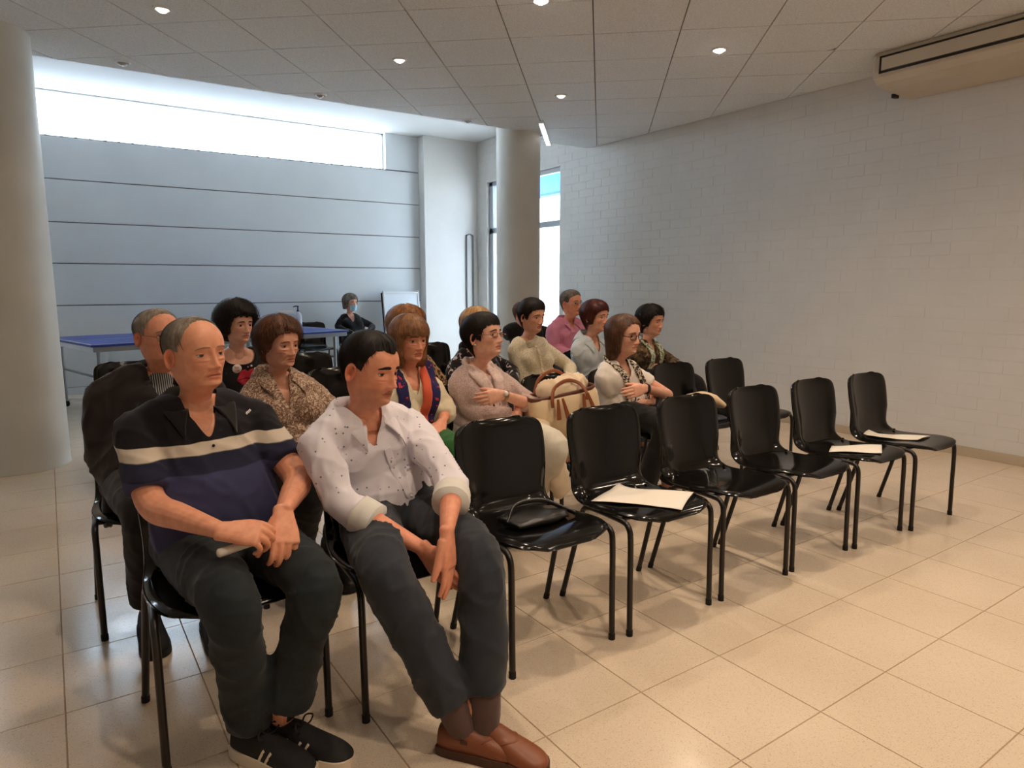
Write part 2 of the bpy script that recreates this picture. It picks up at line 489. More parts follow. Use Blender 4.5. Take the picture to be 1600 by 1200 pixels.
mk('body', *box_vf((7.46, 8.97, 2.96), (7.545, 9.27, 3.15), 0.008), plain('white sign', rgb(240, 244, 248), 0.4), sg, smooth=False)
mk('mark', *box_vf((7.452, 9.03, 3.03), (7.462, 9.16, 3.06), 0.002), plain('grey print', rgb(90, 95, 102), 0.5), sg, smooth=False)
bw = empty('blue_wall', (8.2, 13.2, 0), 'bright blue outside wall with dark louvres seen through the entrance', 'wall', kind='structure')
mk('wall_face', *box_vf((8.2, 11.75, 0), (8.4, 16.5, 3.6)), M_blue, bw, smooth=False)
for i in range(9):
    z = 0.6 + i * 0.15
    if i in (3, 6): continue
    mk('louvre', *box_vf((8.16, 11.9, z), (8.21, 16.0, z + 0.06), 0.004), M_bluedark, bw, smooth=False)

# recessed lamps
M_ring = plain('lamp ring', rgb(225, 225, 225), 0.3)
M_lens_on = emit('lamp lens lit', (1.0, 0.93, 0.80, 1), 30.0)
M_lens_dim = emit('lamp lens', (1.0, 0.93, 0.80, 1), 3.0)
M_lens_off = plain('lamp lens off', rgb(170, 165, 160), 0.2)
LAMP_TXT = {0: 'lit round downlight at the upper left, nearest the wide column', 1: 'lit round downlight in the middle of the ceiling, left of the slim column',
            2: 'lit round downlight nearest the air conditioner', 3: 'faint round downlight just right of the slim column top', 4: 'lit round downlight at the top edge of the picture',
            5: 'unlit round downlight near the ceiling edge beside the wide column', 6: 'unlit round downlight at the ceiling edge above the strip window', 7: 'unlit round downlight at the ceiling edge left of the slim column'}
for i, (x, y, w) in enumerate(LAMPS):
    e = empty('downlight', (x, y, CEIL_Z), LAMP_TXT.get(i, 'warm round downlight over the open floor'), 'ceiling light', 'recessed downlights')
    k = 24; th = np.linspace(0, 2*math.pi, k, endpoint=False); V = []
    prof = [(0.036, 0.012), (0.038, -0.004), (0.046, -0.012), (0.056, -0.006), (0.058, 0.0)]
    for rr, z in prof: V += [(x + rr*math.cos(t), y + rr*math.sin(t), CEIL_Z + z) for t in th]
    F = [(a*k + j, (a+1)*k + j, (a+1)*k + (j+1) % k, a*k + (j+1) % k) for a in range(len(prof)-1) for j in range(k)]
    mk('ring', V, F, M_ring, e)
    lens = M_lens_off if w == 0 else (M_lens_dim if w <= 22 else M_lens_on)
    V, F = ellipsoid((x, y, CEIL_Z + 0.002), (0.037, 0.037, 0.030), 20, 10)
    mk('lens', V, F, lens, e)
    if w:
        L = bpy.data.lights.new('downlight_lamp', 'SPOT'); L.energy = w; L.color = WARM
        L.spot_size = math.radians(136); L.spot_blend = 0.85; L.shadow_soft_size = 0.045
        lo = bpy.data.objects.new('downlight_lamp', L); COL.objects.link(lo); lo.parent = e; lo.location = (0, 0, -0.03)

# strip light
st = empty('strip_light', (4.85, 6.43, CEIL_Z), 'slim white strip light in the ceiling right of the slim column', 'ceiling light')
a, b = np.array([4.45, 5.985]), np.array([5.22, 6.86]); d = nrm(b - a); nn = np.array([-d[1], d[0]]) * 0.028
poly = [tuple(a + nn), tuple(b + nn), tuple(b - nn), tuple(a - nn)]
mk('tray', *prism(poly, CEIL_Z - 0.024, CEIL_Z - 0.001), M_ring, st, smooth=False)
nn2 = nn * 0.8; a2, b2 = a + d * 0.02, b - d * 0.02
mk('diffuser', *prism([tuple(a2 + nn2), tuple(b2 + nn2), tuple(b2 - nn2), tuple(a2 - nn2)], CEIL_Z - 0.030, CEIL_Z - 0.0215), emit('strip diffuser', (0.93, 0.97, 1, 1), 1.6), st, smooth=False)

# air conditioner
ac = empty('air_conditioner', (5.55, 1.8, 2.9), 'long beige ceiling air conditioner with a dark-edged grille at the top right', 'air conditioner')
M_ac = plain('ac casing', rgb(205, 194, 176), 0.45, var=0.03)
M_acdark = plain('ac slot', rgb(26, 22, 20), 0.6)
ya, yb = 0.7, 2.90
prof = [(5.27, 3.028), (5.25, 2.99), (5.25, 2.90), (5.265, 2.85), (5.32, 2.815), (5.45, 2.795), (5.70, 2.785), (5.815, 2.78), (5.815, 3.028)]
n = len(prof)
V = [(x, ya, z) for x, z in prof] + [(x, yb - 0.015, z) for x, z in prof] + [(5.53 + (x - 5.53) * 0.93, yb + 0.012, 2.92 + (z - 2.92) * 0.93) for x, z in prof]
F = [(i, (i+1) % n, n + (i+1) % n, n + i) for i in range(n)] + [(n + i, n + (i+1) % n, 2*n + (i+1) % n, 2*n + i) for i in range(n)] + [tuple(range(n))[::-1], tuple(range(2*n, 3*n))]
mk('casing', V, F, M_ac, ac, smooth=False)
gf = [box_vf((5.243, ya, 2.982), (5.2505, yb - 0.05, 2.994)), box_vf((5.243, ya, 2.872), (5.2505, yb - 0.05, 2.888)), box_vf((5.243, yb - 0.062, 2.872), (5.2505, yb - 0.05, 2.994))]
v, f, _ = join(gf); mk('grille_slot', v, f, M_acdark, ac, smooth=False)
mk('grille_flap', *box_vf((5.240, ya, 2.892), (5.2515, yb - 0.066, 2.978), 0.002), M_ac, ac, smooth=False)
mk('bracket', *box_vf((5.60, 2.90, 2.770), (5.66, 2.93, 2.80), 0.002), M_acdark, ac, smooth=False)

# ================================================================== CHAIRS
M_shell = plain('black polypropylene', rgb(13, 12, 12), 0.13, spec=0.4, var=0.1, vscale=3, bmp=0.04, bscale=350, bdist=0.0005)
M_tube = plain('black tube', rgb(22, 18, 16), 0.32, spec=0.5)
M_cap = plain('rubber foot', rgb(12, 12, 12), 0.7)
def chair_shell():
    # side profile (y, z), half width, edge behaviour
    pr = np.array([(-0.240, 0.432, 0.105), (-0.236, 0.441, 0.138), (-0.226, 0.450, 0.170), (-0.203, 0.4555, 0.196), (-0.165, 0.4575, 0.212), (-0.11, 0.456, 0.222), (-0.03, 0.448, 0.226), (0.06, 0.442, 0.222),
                   (0.125, 0.445, 0.212), (0.165, 0.462, 0.204), (0.186, 0.492, 0.200), (0.198, 0.54, 0.200), (0.210, 0.60, 0.203), (0.222, 0.67, 0.207), (0.232, 0.725, 0.206),
                   (0.240, 0.760, 0.199), (0.247, 0.779, 0.184), (0.255, 0.790, 0.160), (0.2635, 0.7945, 0.122)])
    n, k = 54, 25
    D = catmull(np.concatenate([pr[:, :1] * 0, pr[:, :1], pr[:, 1:2], pr[:, 2:3]], axis=1), n)
    y, z, w = D[:, 1], D[:, 2], D[:, 3]
    t = np.stack([np.gradient(y), np.gradient(z)], 1); t /= np.linalg.norm(t, axis=1, keepdims=True)
    ny, nz = -t[:, 1], t[:, 0]                           # normal towards the sitter
    u = np.sin(np.linspace(-1, 1, k) * math.pi / 2 * 0.96) / math.sin(math.pi / 2 * 0.96)
    V = np.zeros((n, k, 3))
    for i in range(n):
        back = np.clip((z[i] - 0.47) / 0.12, 0, 1)
        dish = (0.036 * back) * u**2 - back * 0.012 * np.clip((np.abs(u) - 0.86) / 0.14, 0, 1)**2 + (1 - back) * (0.010 * u**2 - 0.012 * np.clip((np.abs(u) - 0.82) / 0.18, 0, 1)**2)
        bend = math.exp(-((z[i] - 0.47) / 0.03)**2) * (1 - back) 
        dish = dish + 0.012 * math.exp(-((y[i] - 0.17) / 0.035)**2) * np.exp(-((np.abs(u) - 0.80) / 0.13)**2)
        V[i, :, 0] = u * w[i]
        by, bz = ny[i] * (1 - back) - back, nz[i] * (1 - back)
        V[i, :, 1] = y[i] + by * dish
        V[i, :, 2] = z[i] + bz * dish
    N = np.cross(np.gradient(V, axis=1), np.gradient(V, axis=0)); N = nrm(N)
    if N[n//4, k//2, 2] < 0: N = -N
    th = 0.0075
    A = V.reshape(-1, 3); B = (V - N * th).reshape(-1, 3)
    F = []
    idx = lambda i, j: i*k + j
    o = n*k
    for i in range(n-1):
        for j in range(k-1):
            F.append((idx(i,j), idx(i+1,j), idx(i+1,j+1), idx(i,j+1))[::-1]); F.append((o+idx(i,j), o+idx(i+1,j), o+idx(i+1,j+1), o+idx(i,j+1)))
    per = [idx(0,j) for j in range(k)] + [idx(i,k-1) for i in range(1,n)] + [idx(n-1,j) for j in range(k-2,-1,-1)] + [idx(i,0) for i in range(n-2,0,-1)]
    # rounded rim: extra ring pushed outward
    c = np.concatenate([A, B]); m = len(per)
    mid = []
    for q in range(m):
        a_ = per[q]; i, j = divmod(a_, k)
        out = np.zeros(3)
        if j == 0: out -= nrm(V[i, 1] - V[i, 0])
        if j == k-1: out += nrm(V[i, k-1] - V[i, k-2])
        if i == 0: out -= nrm(V[1, j] - V[0, j])
        if i == n-1: out += nrm(V[n-1, j] - V[n-2, j])
        mid.append((A[a_] + B[a_]) / 2 + nrm(out) * 0.004)
    base = len(c); c = np.concatenate([c, mid])
    for q in range(m):
        a_, b_ = per[q], per[(q+1) % m]; r_, s_ = base + q, base + (q+1) % m
        F.append((a_, b_, s_, r_)); F.append((r_, s_, o + b_, o + a_))
    return c, F
SH_V, SH_F = chair_shell()
def bolt(x, y, z, r):
    return ellipsoid((x, y, z), (r, r, r * 0.6), 10, 6)
def make_chair():
    r = empty('stacking_chair', (0, 0, 0))
    o = mk('seat_shell', SH_V, SH_F, M_shell, r)
    bo = join([bolt(sx * 0.165, y, z, 0.0075) for sx in (-1, 1) for y, z in ((0.115, 0.458), (0.165, 0.478))])
    mk('bolt_heads', bo[0], bo[1], M_shell, r)['kind'] = 'stuff'
    for sx in (-1, 1):
        x = sx * 0.2265
        v, f = tube([(x, -0.204, 0.012), (x, -0.200, 0.20), (x, -0.196, 0.385), (x, -0.185, 0.420), (x * 0.985, -0.155, 0.434), (x * 0.93, 0.0, 0.432)], 0.0112, n=26, k=10, side=(1, 0, 0))
        l = mk('leg', v, f, M_tube, r)
        v, f = tube([(x, -0.204, 0.0), (x, -0.2035, 0.022)], 0.0128, n=4, k=10); mk('foot_cap', v, f, M_cap, l)
        v, f = tube([(x * 0.93, 0.0, 0.432), (x * 0.93, 0.06, 0.428), (x * 0.94, 0.095, 0.405), (x * 0.965, 0.135, 0.25), (x, 0.202, 0.012)], 0.0112, n=26, k=10, side=(1, 0, 0))
        l = mk('leg', v, f, M_tube, r)
        v, f = tube([(x, 0.205, 0.0), (x, 0.199, 0.022)], 0.0128, n=4, k=10); mk('foot_cap', v, f, M_cap, l)
    for y, z in ((-0.12, 0.430), (0.07, 0.424)):
        v, f = tube([(-0.215, y, z), (0.215, y, z)], 0.009, n=4, k=8, side=(0, 1, 0)); mk('crossbar', v, f, M_tube, r)
    return r
def copy_tree(o, parent=None):
    c = o.copy(); COL.objects.link(c)
    if parent is not None: c.parent = parent
    for ch in list(o.children): copy_tree(ch, c)
    return c
CHAIR0 = make_chair(); _used = [0]
def chair(x, yf, label, rz=0.0, group='black stacking chairs', rear_frontleg=True):
    """yf = y of the front legs"""
    o = CHAIR0 if not _used[0] else copy_tree(CHAIR0)
    _used[0] += 1
    o.location = (x, yf + 0.204, 0); o.rotation_euler = (0, 0, rz)
    tag(o, label, 'chair', group)
    return o
R1, R2, R3, R4, R5 = 1.735, 2.74, 3.76, 4.80, 5.85
chair(0.385, 1.905, 'black plastic chair under the man in the navy polo shirt', 0.02)
chair(0.925, 1.815, 'black plastic chair under the man in the pale dotted shirt', 0.0)
chair(1.425, 1.755, 'empty front-row chair beside the man in the dotted shirt, black pouch on its seat')
chair(1.95, R1, 'empty front-row chair with the large unfolded white sheet on it')
chair(2.475, R1 - .005, 'empty bare front-row chair directly right of the one with the large white sheet')
chair(2.985, R1, 'empty bare front-row chair two along from the one with the large white sheet')
chair(3.495, R1 - .015, 'empty front-row chair with a narrow white sheet, last but one towards the brick wall')
chair(3.995, R1 - .05, 'empty front-row chair with a bent white sheet, nearest the brick wall')
for x, y, lab in ((0.30, R2 + .08, 'black chair under the man in the dark jacket'), (0.87, R2, 'black chair under the woman in the patterned brown blouse'),
                  (1.40, R2, 'black chair under the woman in the cream cardigan and long scarf'), (1.90, R2, 'black chair under the woman in the pink jumper with folded arms'),
                  (2.42, R2, 'black chair holding the cream canvas bag'), (2.93, R2, 'black chair under the woman in the white T-shirt with folded arms'),
                  (3.46, R2 - .02, 'empty second-row chair with the folded beige cloth on its seat'), (3.97, R2 - .04, 'empty bare second-row chair nearest the brick wall')):
    chair(x, y, lab)
for x, y, lab in ((0.88, R3, 'black chair under the woman in the black T-shirt with red lips'), (1.50, R3, 'empty black chair with two lamp glints behind the shoulder of the patterned blouse'),
                  (2.00, R3, 'black chair under the woman in the leopard print'), (2.50, R3, 'black chair under the blond woman in the dark print top'),
                  (3.02, R3, 'black chair under the woman in the cream knit jacket'), (3.53, R3, 'black chair under the woman in the pale blue shirt'), (4.08, R3, 'black chair under the woman in the mottled brown jacket')):
    chair(x, y, lab)
for x, y, lab in ((0.42, R4 + .1, 'empty black chair behind the man in the dark jacket'), (1.62, R4, 'empty black chair between the patterned blouse and the blue table, the further of two'),
                  (2.85, R4 + .3, 'empty black chair behind the woman in leopard print, its top corner showing'), (3.36, R4 + .3, 'empty black chair behind the blond woman, its top corner showing'),
                  (4.15, R4, 'black chair under the man in the pink shirt'), (1.10, R4, 'empty black chair low beside the older woman with the brown hair')):
    chair(x, y, lab)
chair(4.62, R5 + .1, 'black chair under the half-hidden person in black')
chair(3.05, 9.12, 'empty dark chair against the panelled wall behind the blue table')
chair(3.62, 9.05, 'dark chair under the masked woman at the panelled wall')

# ================================================================== PEOPLE: body generator
def sn(p, freq, seed, octaves=2):
    """smooth pseudo-noise in about -1..1"""
    r = np.random.default_rng(seed); out = 0; amp = 1.0; tot = 0
    p = np.asarray(p, float)
    for o in range(octaves):
        for q in range(4):
            d = nrm(r.normal(size=3)) * freq * (2 ** o) * (0.7 + 0.6 * r.random()); e = nrm(r.normal(size=3)) * freq * (2 ** o) * 0.6
            out = out + amp * np.sin(p @ d + r.random() * 6.28 + 1.6 * np.sin(p @ e + r.random() * 6.28)); tot += amp * 0.55
        amp *= 0.5
    return np.clip(out / tot / 1.6, -1.4, 1.4)

def vnormals(v, f):
    me = bpy.data.meshes.new('t'); me.from_pydata(v.tolist(), [], [list(map(int, q)) for q in f]); me.update()
    n = np.zeros(len(v) * 3, np.float32); me.vertex_normals.foreach_get('vector', n); bpy.data.meshes.remove(me)
    return n.reshape(-1, 3).astype(float)

def fuse(parts, voxel, iters=4, fac=0.5):
    """closed shapes -> one continuous surface"""
    v, f, _ = join(parts)
    me = bpy.data.meshes.new('fuse'); me.from_pydata(v.tolist(), [], f); me.update()
    o = bpy.data.objects.new('fuse', me); COL.objects.link(o)
    m = o.modifiers.new('r', 'REMESH'); m.mode = 'VOXEL'; m.voxel_size = voxel
    if iters:
        s = o.modifiers.new('s', 'SMOOTH'); s.factor = fac; s.iterations = iters
    dg = bpy.context.evaluated_depsgraph_get(); dg.update()
    e = o.evaluated_get(dg).to_mesh()
    nv = len(e.vertices); V = np.zeros(nv * 3, np.float32); e.vertices.foreach_get('co', V)
    nl = len(e.loops); L = np.zeros(nl, np.int32); e.loops.foreach_get('vertex_index', L)
    ls = np.zeros(len(e.polygons), np.int32); e.polygons.foreach_get('loop_start', ls)
    lt = np.zeros(len(e.polygons), np.int32); e.polygons.foreach_get('loop_total', lt)
    F = [L[a:a + b].tolist() for a, b in zip(ls, lt)]
    o.evaluated_get(dg).to_mesh_clear()
    bpy.data.objects.remove(o); bpy.data.meshes.remove(me)
    return V.reshape(-1, 3).astype(float), F

def smooth_step(x): x = np.clip(x, 0, 1); return x * x * (3 - 2 * x)

# ---------------------------------------------------------------- head
DOME = .083
HZ = np.array([-.20, -.165, -.138, -.122, -.112, -.104, -.095, -.082, -.066, -.048, -.030, -.010, .010, .030])
HW = np.array([.057, .0505, .0475, .0462, .0472, .0500, .0550, .0600, .0640, .0668, .0705, .0735, .0755, .0775])
HF = np.array([.036, .032, .036, .050, .068, .0805, .0865, .0875, .0890, .0905, .0915, .0925, .0945, .0965])
HB = np.array([-.076, -.067, -.061, -.058, -.0575, -.058, -.0595, -.064, -.071, -.080, -.088, -.096, -.102, -.106])
HN = np.array([2.0, 2.0, 2.05, 2.1, 2.15, 2.2, 2.25, 2.35, 2.4, 2.45, 2.45, 2.4, 2.35, 2.3])
HJ = np.array([0, .0, .06, .16, .24, .27, .26, .22, .17, .12, .08, .05, .03, .02])

def head_section(z, ph, sp):
    """undisplaced skull surface; z array, ph array (0 = front, + = person's right)"""
    z, ph = np.broadcast_arrays(np.asarray(z, float), np.asarray(ph, float))
    zz = np.minimum(z, .03); a = np.clip((z - .03) / DOME, 0, 1); ca = np.sqrt(np.maximum(1 - a ** 2.1, 0))
    w = np.interp(zz, HZ, HW) * ca; fr = np.interp(zz, HZ, HF); bk = np.interp(zz, HZ, HB)
    jaw = sp.get('jaw', 1.0); k = smooth_step((-zz - .02) / .05) * smooth_step((zz + .16) / .04)
    w = w * (1 + (jaw - 1) * k) * (1 + (sp.get('neckw', 1.0) - 1) * smooth_step((-zz - .085) / .03))
    y0 = -.012; fr = y0 + (fr - y0) * ca ** 0.92; bk = y0 + (bk - y0) * ca ** 0.92
    n = np.interp(zz, HZ, HN); j = np.interp(zz, HZ, HJ)
    c, s = np.cos(ph), np.sin(ph)
    cc = np.sign(c) * np.abs(c) ** (2 / n); ss = np.sign(s) * np.abs(s) ** (2 / n)
    x = w * ss * (1 - j * np.maximum(c, 0) ** 1.0 * 1.0)
    y = np.where(cc > 0, y0 + (fr - y0) * cc, y0 + (y0 - bk) * cc)
    return x, y

def gauss(x, z, x0, z0, sx, sz): return np.exp(-((x - x0) / sx) ** 2 - ((z - z0) / sz) ** 2)

def build_head(sp, R, C, neck, nR, nF, nU, dense=1.0):
    """sp: style; R 3x3 columns right, fwd, up; C head centre; neck: neck base, body axes"""
    nc = int(96 * dense); t = np.linspace(-1, 1, nc, endpoint=False); ph = math.pi * (0.5 * t + 0.5 * t ** 3)
    zl = np.concatenate([np.linspace(-.20, -.118, 12, endpoint=False), np.linspace(-.118, .03, int(66 * dense), endpoint=False)])
    al = np.linspace(0, 1, 20) ** 0.8 * math.radians(86)
    za = .03 + DOME * np.sin(al); Z = np.concatenate([zl, za])
    zz, pp = np.meshgrid(Z, ph, indexing='ij')
    x, y = head_section(zz, pp, sp)
    front = np.cos(pp) > 0.05; d = np.zeros_like(x); ax = np.abs(x)
    ns = sp.get('nose', 1.0); nw = sp.get('nosew', 1.0)
    hz = np.array([-.054, -.049, -.045, -.041, -.036, -.026, -.012, .004, .014, .02]); hh = np.array([0, .003, .012, .021, .0245, .0195, .0125, .0065, .0025, 0]) * ns
    sw = np.interp(zz, [-.05, -.038, -.02, .01], [.0125, .0115, .0085, .0075]) * nw
    d += np.interp(zz, hz, hh, 0, 0) * np.exp(-(ax / sw) ** 2.4)
    d += .0085 * nw * gauss(ax, zz, .0130 * nw, -.0415, .0062, .0065)                  # wings
    d -= .0095 * gauss(ax, zz, .0320, .001, .0150, .0105)                              # sockets
    d -= .0045 * gauss(ax, zz, .0150, .006, .008, .011)
    d += .0042 * gauss(ax, zz, .030, .0215, .020, .0065) * sp.get('brow', 1.0)         # brow ridge
    d += .0045 * gauss(ax, zz, .046, -.026, .016, .014) * sp.get('cheek', 1.0)         # cheekbones
    d -= .0030 * gauss(ax, zz, .044, -.062, .012, .016) * sp.get('hollow', 1.0)
    zc = -.0655 - sp.get('frown', .0035) * (ax / .025) ** 2
    mw = .024 * sp.get('mouthw', 1.0); em = np.exp(-(ax / mw) ** 4)
    lp = sp.get('lips', 1.0)
    d += .0060 * np.exp(-((zz - zc + .0068) / .0050) ** 2) * np.exp(-(ax / (mw * .8)) ** 2.6) * lp
    d += .0048 * np.exp(-((zz - zc - .0058) / .0042) ** 2) * np.exp(-(ax / (mw * .9)) ** 2.6) * lp
    d += .0035 * gauss(ax, zz, 0, -.060, .022, .014)                                    # muzzle
    d -= .0058 * np.exp(-((zz - zc) / .0019) ** 2) * em                                # mouth line
    d -= .0012 * gauss(ax, zz, 0, -.056, .004, .006)
    d -= .0038 * gauss(ax, zz, 0, -.0815, .017, .0045)                                 # under the lip
    d += .0060 * gauss(ax, zz, 0, -.096, .017, .011) * sp.get('chin', 1.0)
    fold = np.abs(ax - (.0175 + (-.046 - zz) * .55)); d -= .0026 * sp.get('age', 1.0) * np.exp(-(fold / .0032) ** 2) * smooth_step((zz + .082) / .012) * smooth_step((-.043 - zz) / .006)
    d += .0022 * sp.get('age', 1.0) * gauss(ax, zz, .032, -.0165, .013, .0035) - .0018 * sp.get('age', 1.0) * gauss(ax, zz, .032, -.0225, .014, .0028)   # eye bags
    d -= .0008 * sp.get('age', 1.0) * np.exp(-((zz - .052) / .0018) ** 2) * np.exp(-(ax / .04) ** 4) + .0008 * sp.get('age', 1.0) * np.exp(-((zz - .064) / .0018) ** 2) * np.exp(-(ax / .035) ** 4)
    dbl = sp.get('jowl', 0.0)
    d += dbl * (.006 * gauss(ax, zz, .036, -.098, .016, .016) + .008 * gauss(ax, zz, 0, -.122, .035, .014))
    wgt = np.where(front, smooth_step(np.cos(pp) / .35), 0)
    d *= wgt
    # displace forward, leaning outwards at the sides
    dirx = np.sin(pp) * 0.45; y = y + d; x = x + d * dirx * 0.6
    sx, sy, sz_ = sp.get('scale', (1, 1, 1))
    G = np.stack([x * sx, y * sy, zz * sz_], -1)
    # colours: multiplier on the skin colour
    T = np.ones(G.shape[:2] + (4,))
    red = sp.get('ruddy', 1.0)
    T[..., 1] -= (.10 * gauss(ax, zz, .042, -.030, .018, .018) + .12 * gauss(ax, zz, 0, -.036, .012, .012)) * wgt * red
    T[..., 2] -= (.10 * gauss(ax, zz, .042, -.030, .018, .018) + .12 * gauss(ax, zz, 0, -.036, .012, .012)) * wgt * red
    lipm = smooth_step((1.15 - (np.abs(ax / (mw * 1.02)) ** 2.2 + np.abs((zz - zc) / .0112) ** 2)) / .3) * wgt
    lc = np.array(sp.get('lipc', (.80, .58, .58)))
    T[..., :3] = T[..., :3] * (1 - lipm[..., None]) + lc * lipm[..., None]
    ml = np.exp(-((zz - zc) / .0016) ** 2) * em * wgt; T[..., :3] *= (1 - .45 * ml)[..., None]
    st = sp.get('stubble', 0.0)
    if st:
        sm = smooth_step((-zz - .045) / .012) * smooth_step((zz + .15) / .03) * smooth_step((np.cos(pp) + .05) / .4)
        sm = np.maximum(sm * .7, np.exp(-((zz + .056) / .006) ** 2) * np.exp(-(ax / .03) ** 4) * wgt)
        T[..., :3] *= 1 - st * sm[..., None] * np.array([.50, .42, .36])
    if sp.get('scalp'):                                   # cropped hair shadow on the skull
        pass
    V = G.reshape(-1, 3)
    def place(Q, flex=True):
        Q = np.asarray(Q, float); A = C + Q @ R.T
        if not flex: return A
        w = smooth_step((-.092 - Q[:, 2]) / .075)[:, None]
        B = np.asarray(neck) + Q[:, :1] * nR + (Q[:, 1:2] + .012) * nF + (Q[:, 2:3] + .185) * nU
        return A * (1 - w) + B * w
    nr = len(Z); F = []
    for i in range(nr - 1):
        for j in range(nc):
            F.append((i*nc + j, i*nc + (j+1) % nc, (i+1)*nc + (j+1) % nc, (i+1)*nc + j))
    F.append(tuple(range(nc))[::-1]); F.append(tuple(range((nr-1)*nc, nr*nc)))
    parts = [(place(V), [q[::-1] for q in F], 0)]; cols = [T.reshape(-1, 4)]
    # lookup of the finished face
    fm = (np.cos(pp) > 0.0) & (zz < .105)
    fx, fy, fz = G[..., 0][fm], G[..., 1][fm], G[..., 2][fm]
    def face_y(px, pz):
        k = np.argmin((fx - px) ** 2 + (fz - pz) ** 2); return fy[k]
    # eyes
    lid = math.radians(sp.get('lid', 14)); low = math.radians(sp.get('low', -24))
    er, lr = .0130, .0144
    extra = []
    for sgn in (1, -1):
        ex = .0318 * sgn * sx; ez = .001
        x0, y0 = head_section(np.array([ez]), np.array([math.asin(min(1, abs(ex) / .075)) * sgn * 0.95]), sp)
        ys = face_y(ex, ez) + .0085
        ec = np.array([ex, ys - .0157, ez])
        gz = sp.get('gaze', (0.0, 0.0)); g = nrm(np.array([gz[0], 1, gz[1]]))
        v, f = ellipsoid((0, 0, 0), (er, er, er), 24, 16)
        # sphere with poles along gaze
        up = np.array([0, 0, 1.0]); rr = nrm(np.cross(g, up)); uu = np.cross(rr, g)
        v = v[:, :1] * rr + v[:, 1:2] * uu + v[:, 2:3] * g
        ctr = np.array([v[list(q)].mean(0) for q in f]); ctr = nrm(ctr); ang = np.degrees(np.arccos(np.clip(ctr @ g, -1, 1)))
        for sel, mi in ((ang > 31, 1), ((ang <= 31) & (ang > 12), 2), (ang <= 12, 3)):
            ff = [f[q] for q in np.nonzero(sel)[0]]
            if ff: parts.append((place(v + ec, False), ff, mi)); cols.append(np.ones((len(v), 4)))
        def patch(r, e0, e1, a0=-82, a1=82, na=18, ne=7, tilt=0.0):
            Vp = []; 
            for e in np.linspace(e0, e1, ne):
                for a in np.radians(np.linspace(a0, a1, na)):
                    q = np.array([math.sin(a) * math.cos(e), math.cos(a) * math.cos(e), math.sin(e)])
                    # almond: lid edge meets at the corners
                    Vp.append(q * r)
            Fp = [(i*na + j, i*na + j + 1, (i+1)*na + j + 1, (i+1)*na + j) for i in range(ne - 1) for j in range(na - 1)]
            return np.array(Vp) + ec, Fp
        def lidpatch(edge, pole, r, mi, col, w=None, na=20, ne=7):
            Vp = []
            A = np.radians(np.linspace(-84, 84, na))
            for q in np.linspace(0, 1, ne):
                for a in A:
                    e_edge = edge * (math.cos(a) ** 0.7 if math.cos(a) > 0 else 0) + math.radians(-6) * (1 - math.cos(a))
                    e = e_edge + (pole - e_edge) * q if w is None else e_edge + w * q
                    Vp.append((math.sin(a) * math.cos(e) * r, math.cos(a) * math.cos(e) * r, math.sin(e) * r))
            Fp = [(i*na + j, i*na + j + 1, (i+1)*na + j + 1, (i+1)*na + j) for i in range(ne - 1) for j in range(na - 1)]
            parts.append((place(np.array(Vp) + ec, False), Fp, mi)); cols.append(np.ones((len(Vp), 4)) * np.array(col))
        lidc = sp.get('lidc', (.92, .82, .80)) + (1,)
        lidpatch(lid, math.radians(88), lr, 0, lidc); lidpatch(low, math.radians(-88), lr, 0, lidc)
        lidpatch(lid, 0, lr + .0005, 4, (1, 1, 1, 1), w=math.radians(6.5 * sp.get('lash', 1.0)), ne=2)
        # ear
        if sp.get('ears', True):
            kk, mm = 20, 6; Ve = []
            rad = np.array([0, .25, .52, .74, .92, 1.0])
            hgt = np.array([-.004, -.004, .001, .0055, .0090, .0050]); 
            th = np.linspace(0, 2*math.pi, kk, endpoint=False)
            def outl(tt): 
                ry = .0165 + .003 * np.sin(tt) * (np.sin(tt) > 0); rz = .031
                return ry * np.cos(tt), rz * np.sin(tt)
            for side_, hh_ in ((1, hgt), (-1, np.array([-.010, -.010, -.009, -.007, -.003, .0005]))):
                for i in range(mm):
                    oy, oz = outl(th)
                    cut = 1 - .22 * (np.sin(th) < -.3) * np.abs(np.sin(th))
                    for q in range(kk): Ve.append((hh_[i], oy[q] * rad[i] * cut[q], oz[q] * rad[i]))
            Fe = []
            for s_ in (0, 1):
                o_ = s_ * mm * kk
                for i in range(mm - 1):
                    for j in range(kk):
                        q = (o_ + i*kk + j, o_ + i*kk + (j+1) % kk, o_ + (i+1)*kk + (j+1) % kk, o_ + (i+1)*kk + j); Fe.append(q if s_ else q[::-1])
            o1 = (mm - 1) * kk; o2 = mm * kk + (mm - 1) * kk
            for j in range(kk): Fe.append((o1 + j, o1 + (j+1) % kk, o2 + (j+1) % kk, o2 + j))
            Ve = np.array(Ve)
            # concha hollow
            Ve[:mm*kk, 0] -= .009 * np.exp(-((Ve[:mm*kk, 1] - .004) / .007) ** 2 - ((Ve[:mm*kk, 2] + .004) / .011) ** 2)
            Ve *= sp.get('earscale', 1.0)
            Ve[:, 1] *= -1                                           # front of the ear faces the face
            flare = math.radians(sp.get('flare', 26)); ca_, sa_ = math.cos(flare), math.sin(flare)
            X = Ve[:, 0] * ca_ - Ve[:, 1] * sa_; Y = Ve[:, 0] * sa_ + Ve[:, 1] * ca_
            tl = math.radians(-12); Y2 = Y * math.cos(tl) - Ve[:, 2] * math.sin(tl); Z2 = Y * math.sin(tl) + Ve[:, 2] * math.cos(tl)
            exx = .0745 * sx
            E_ = np.stack([(exx + X + .005) * sgn, Y2 - .016, Z2 - .010], -1)
            parts.append((place(E_, False), Fe if sgn > 0 else [q[::-1] for q in Fe], 0))
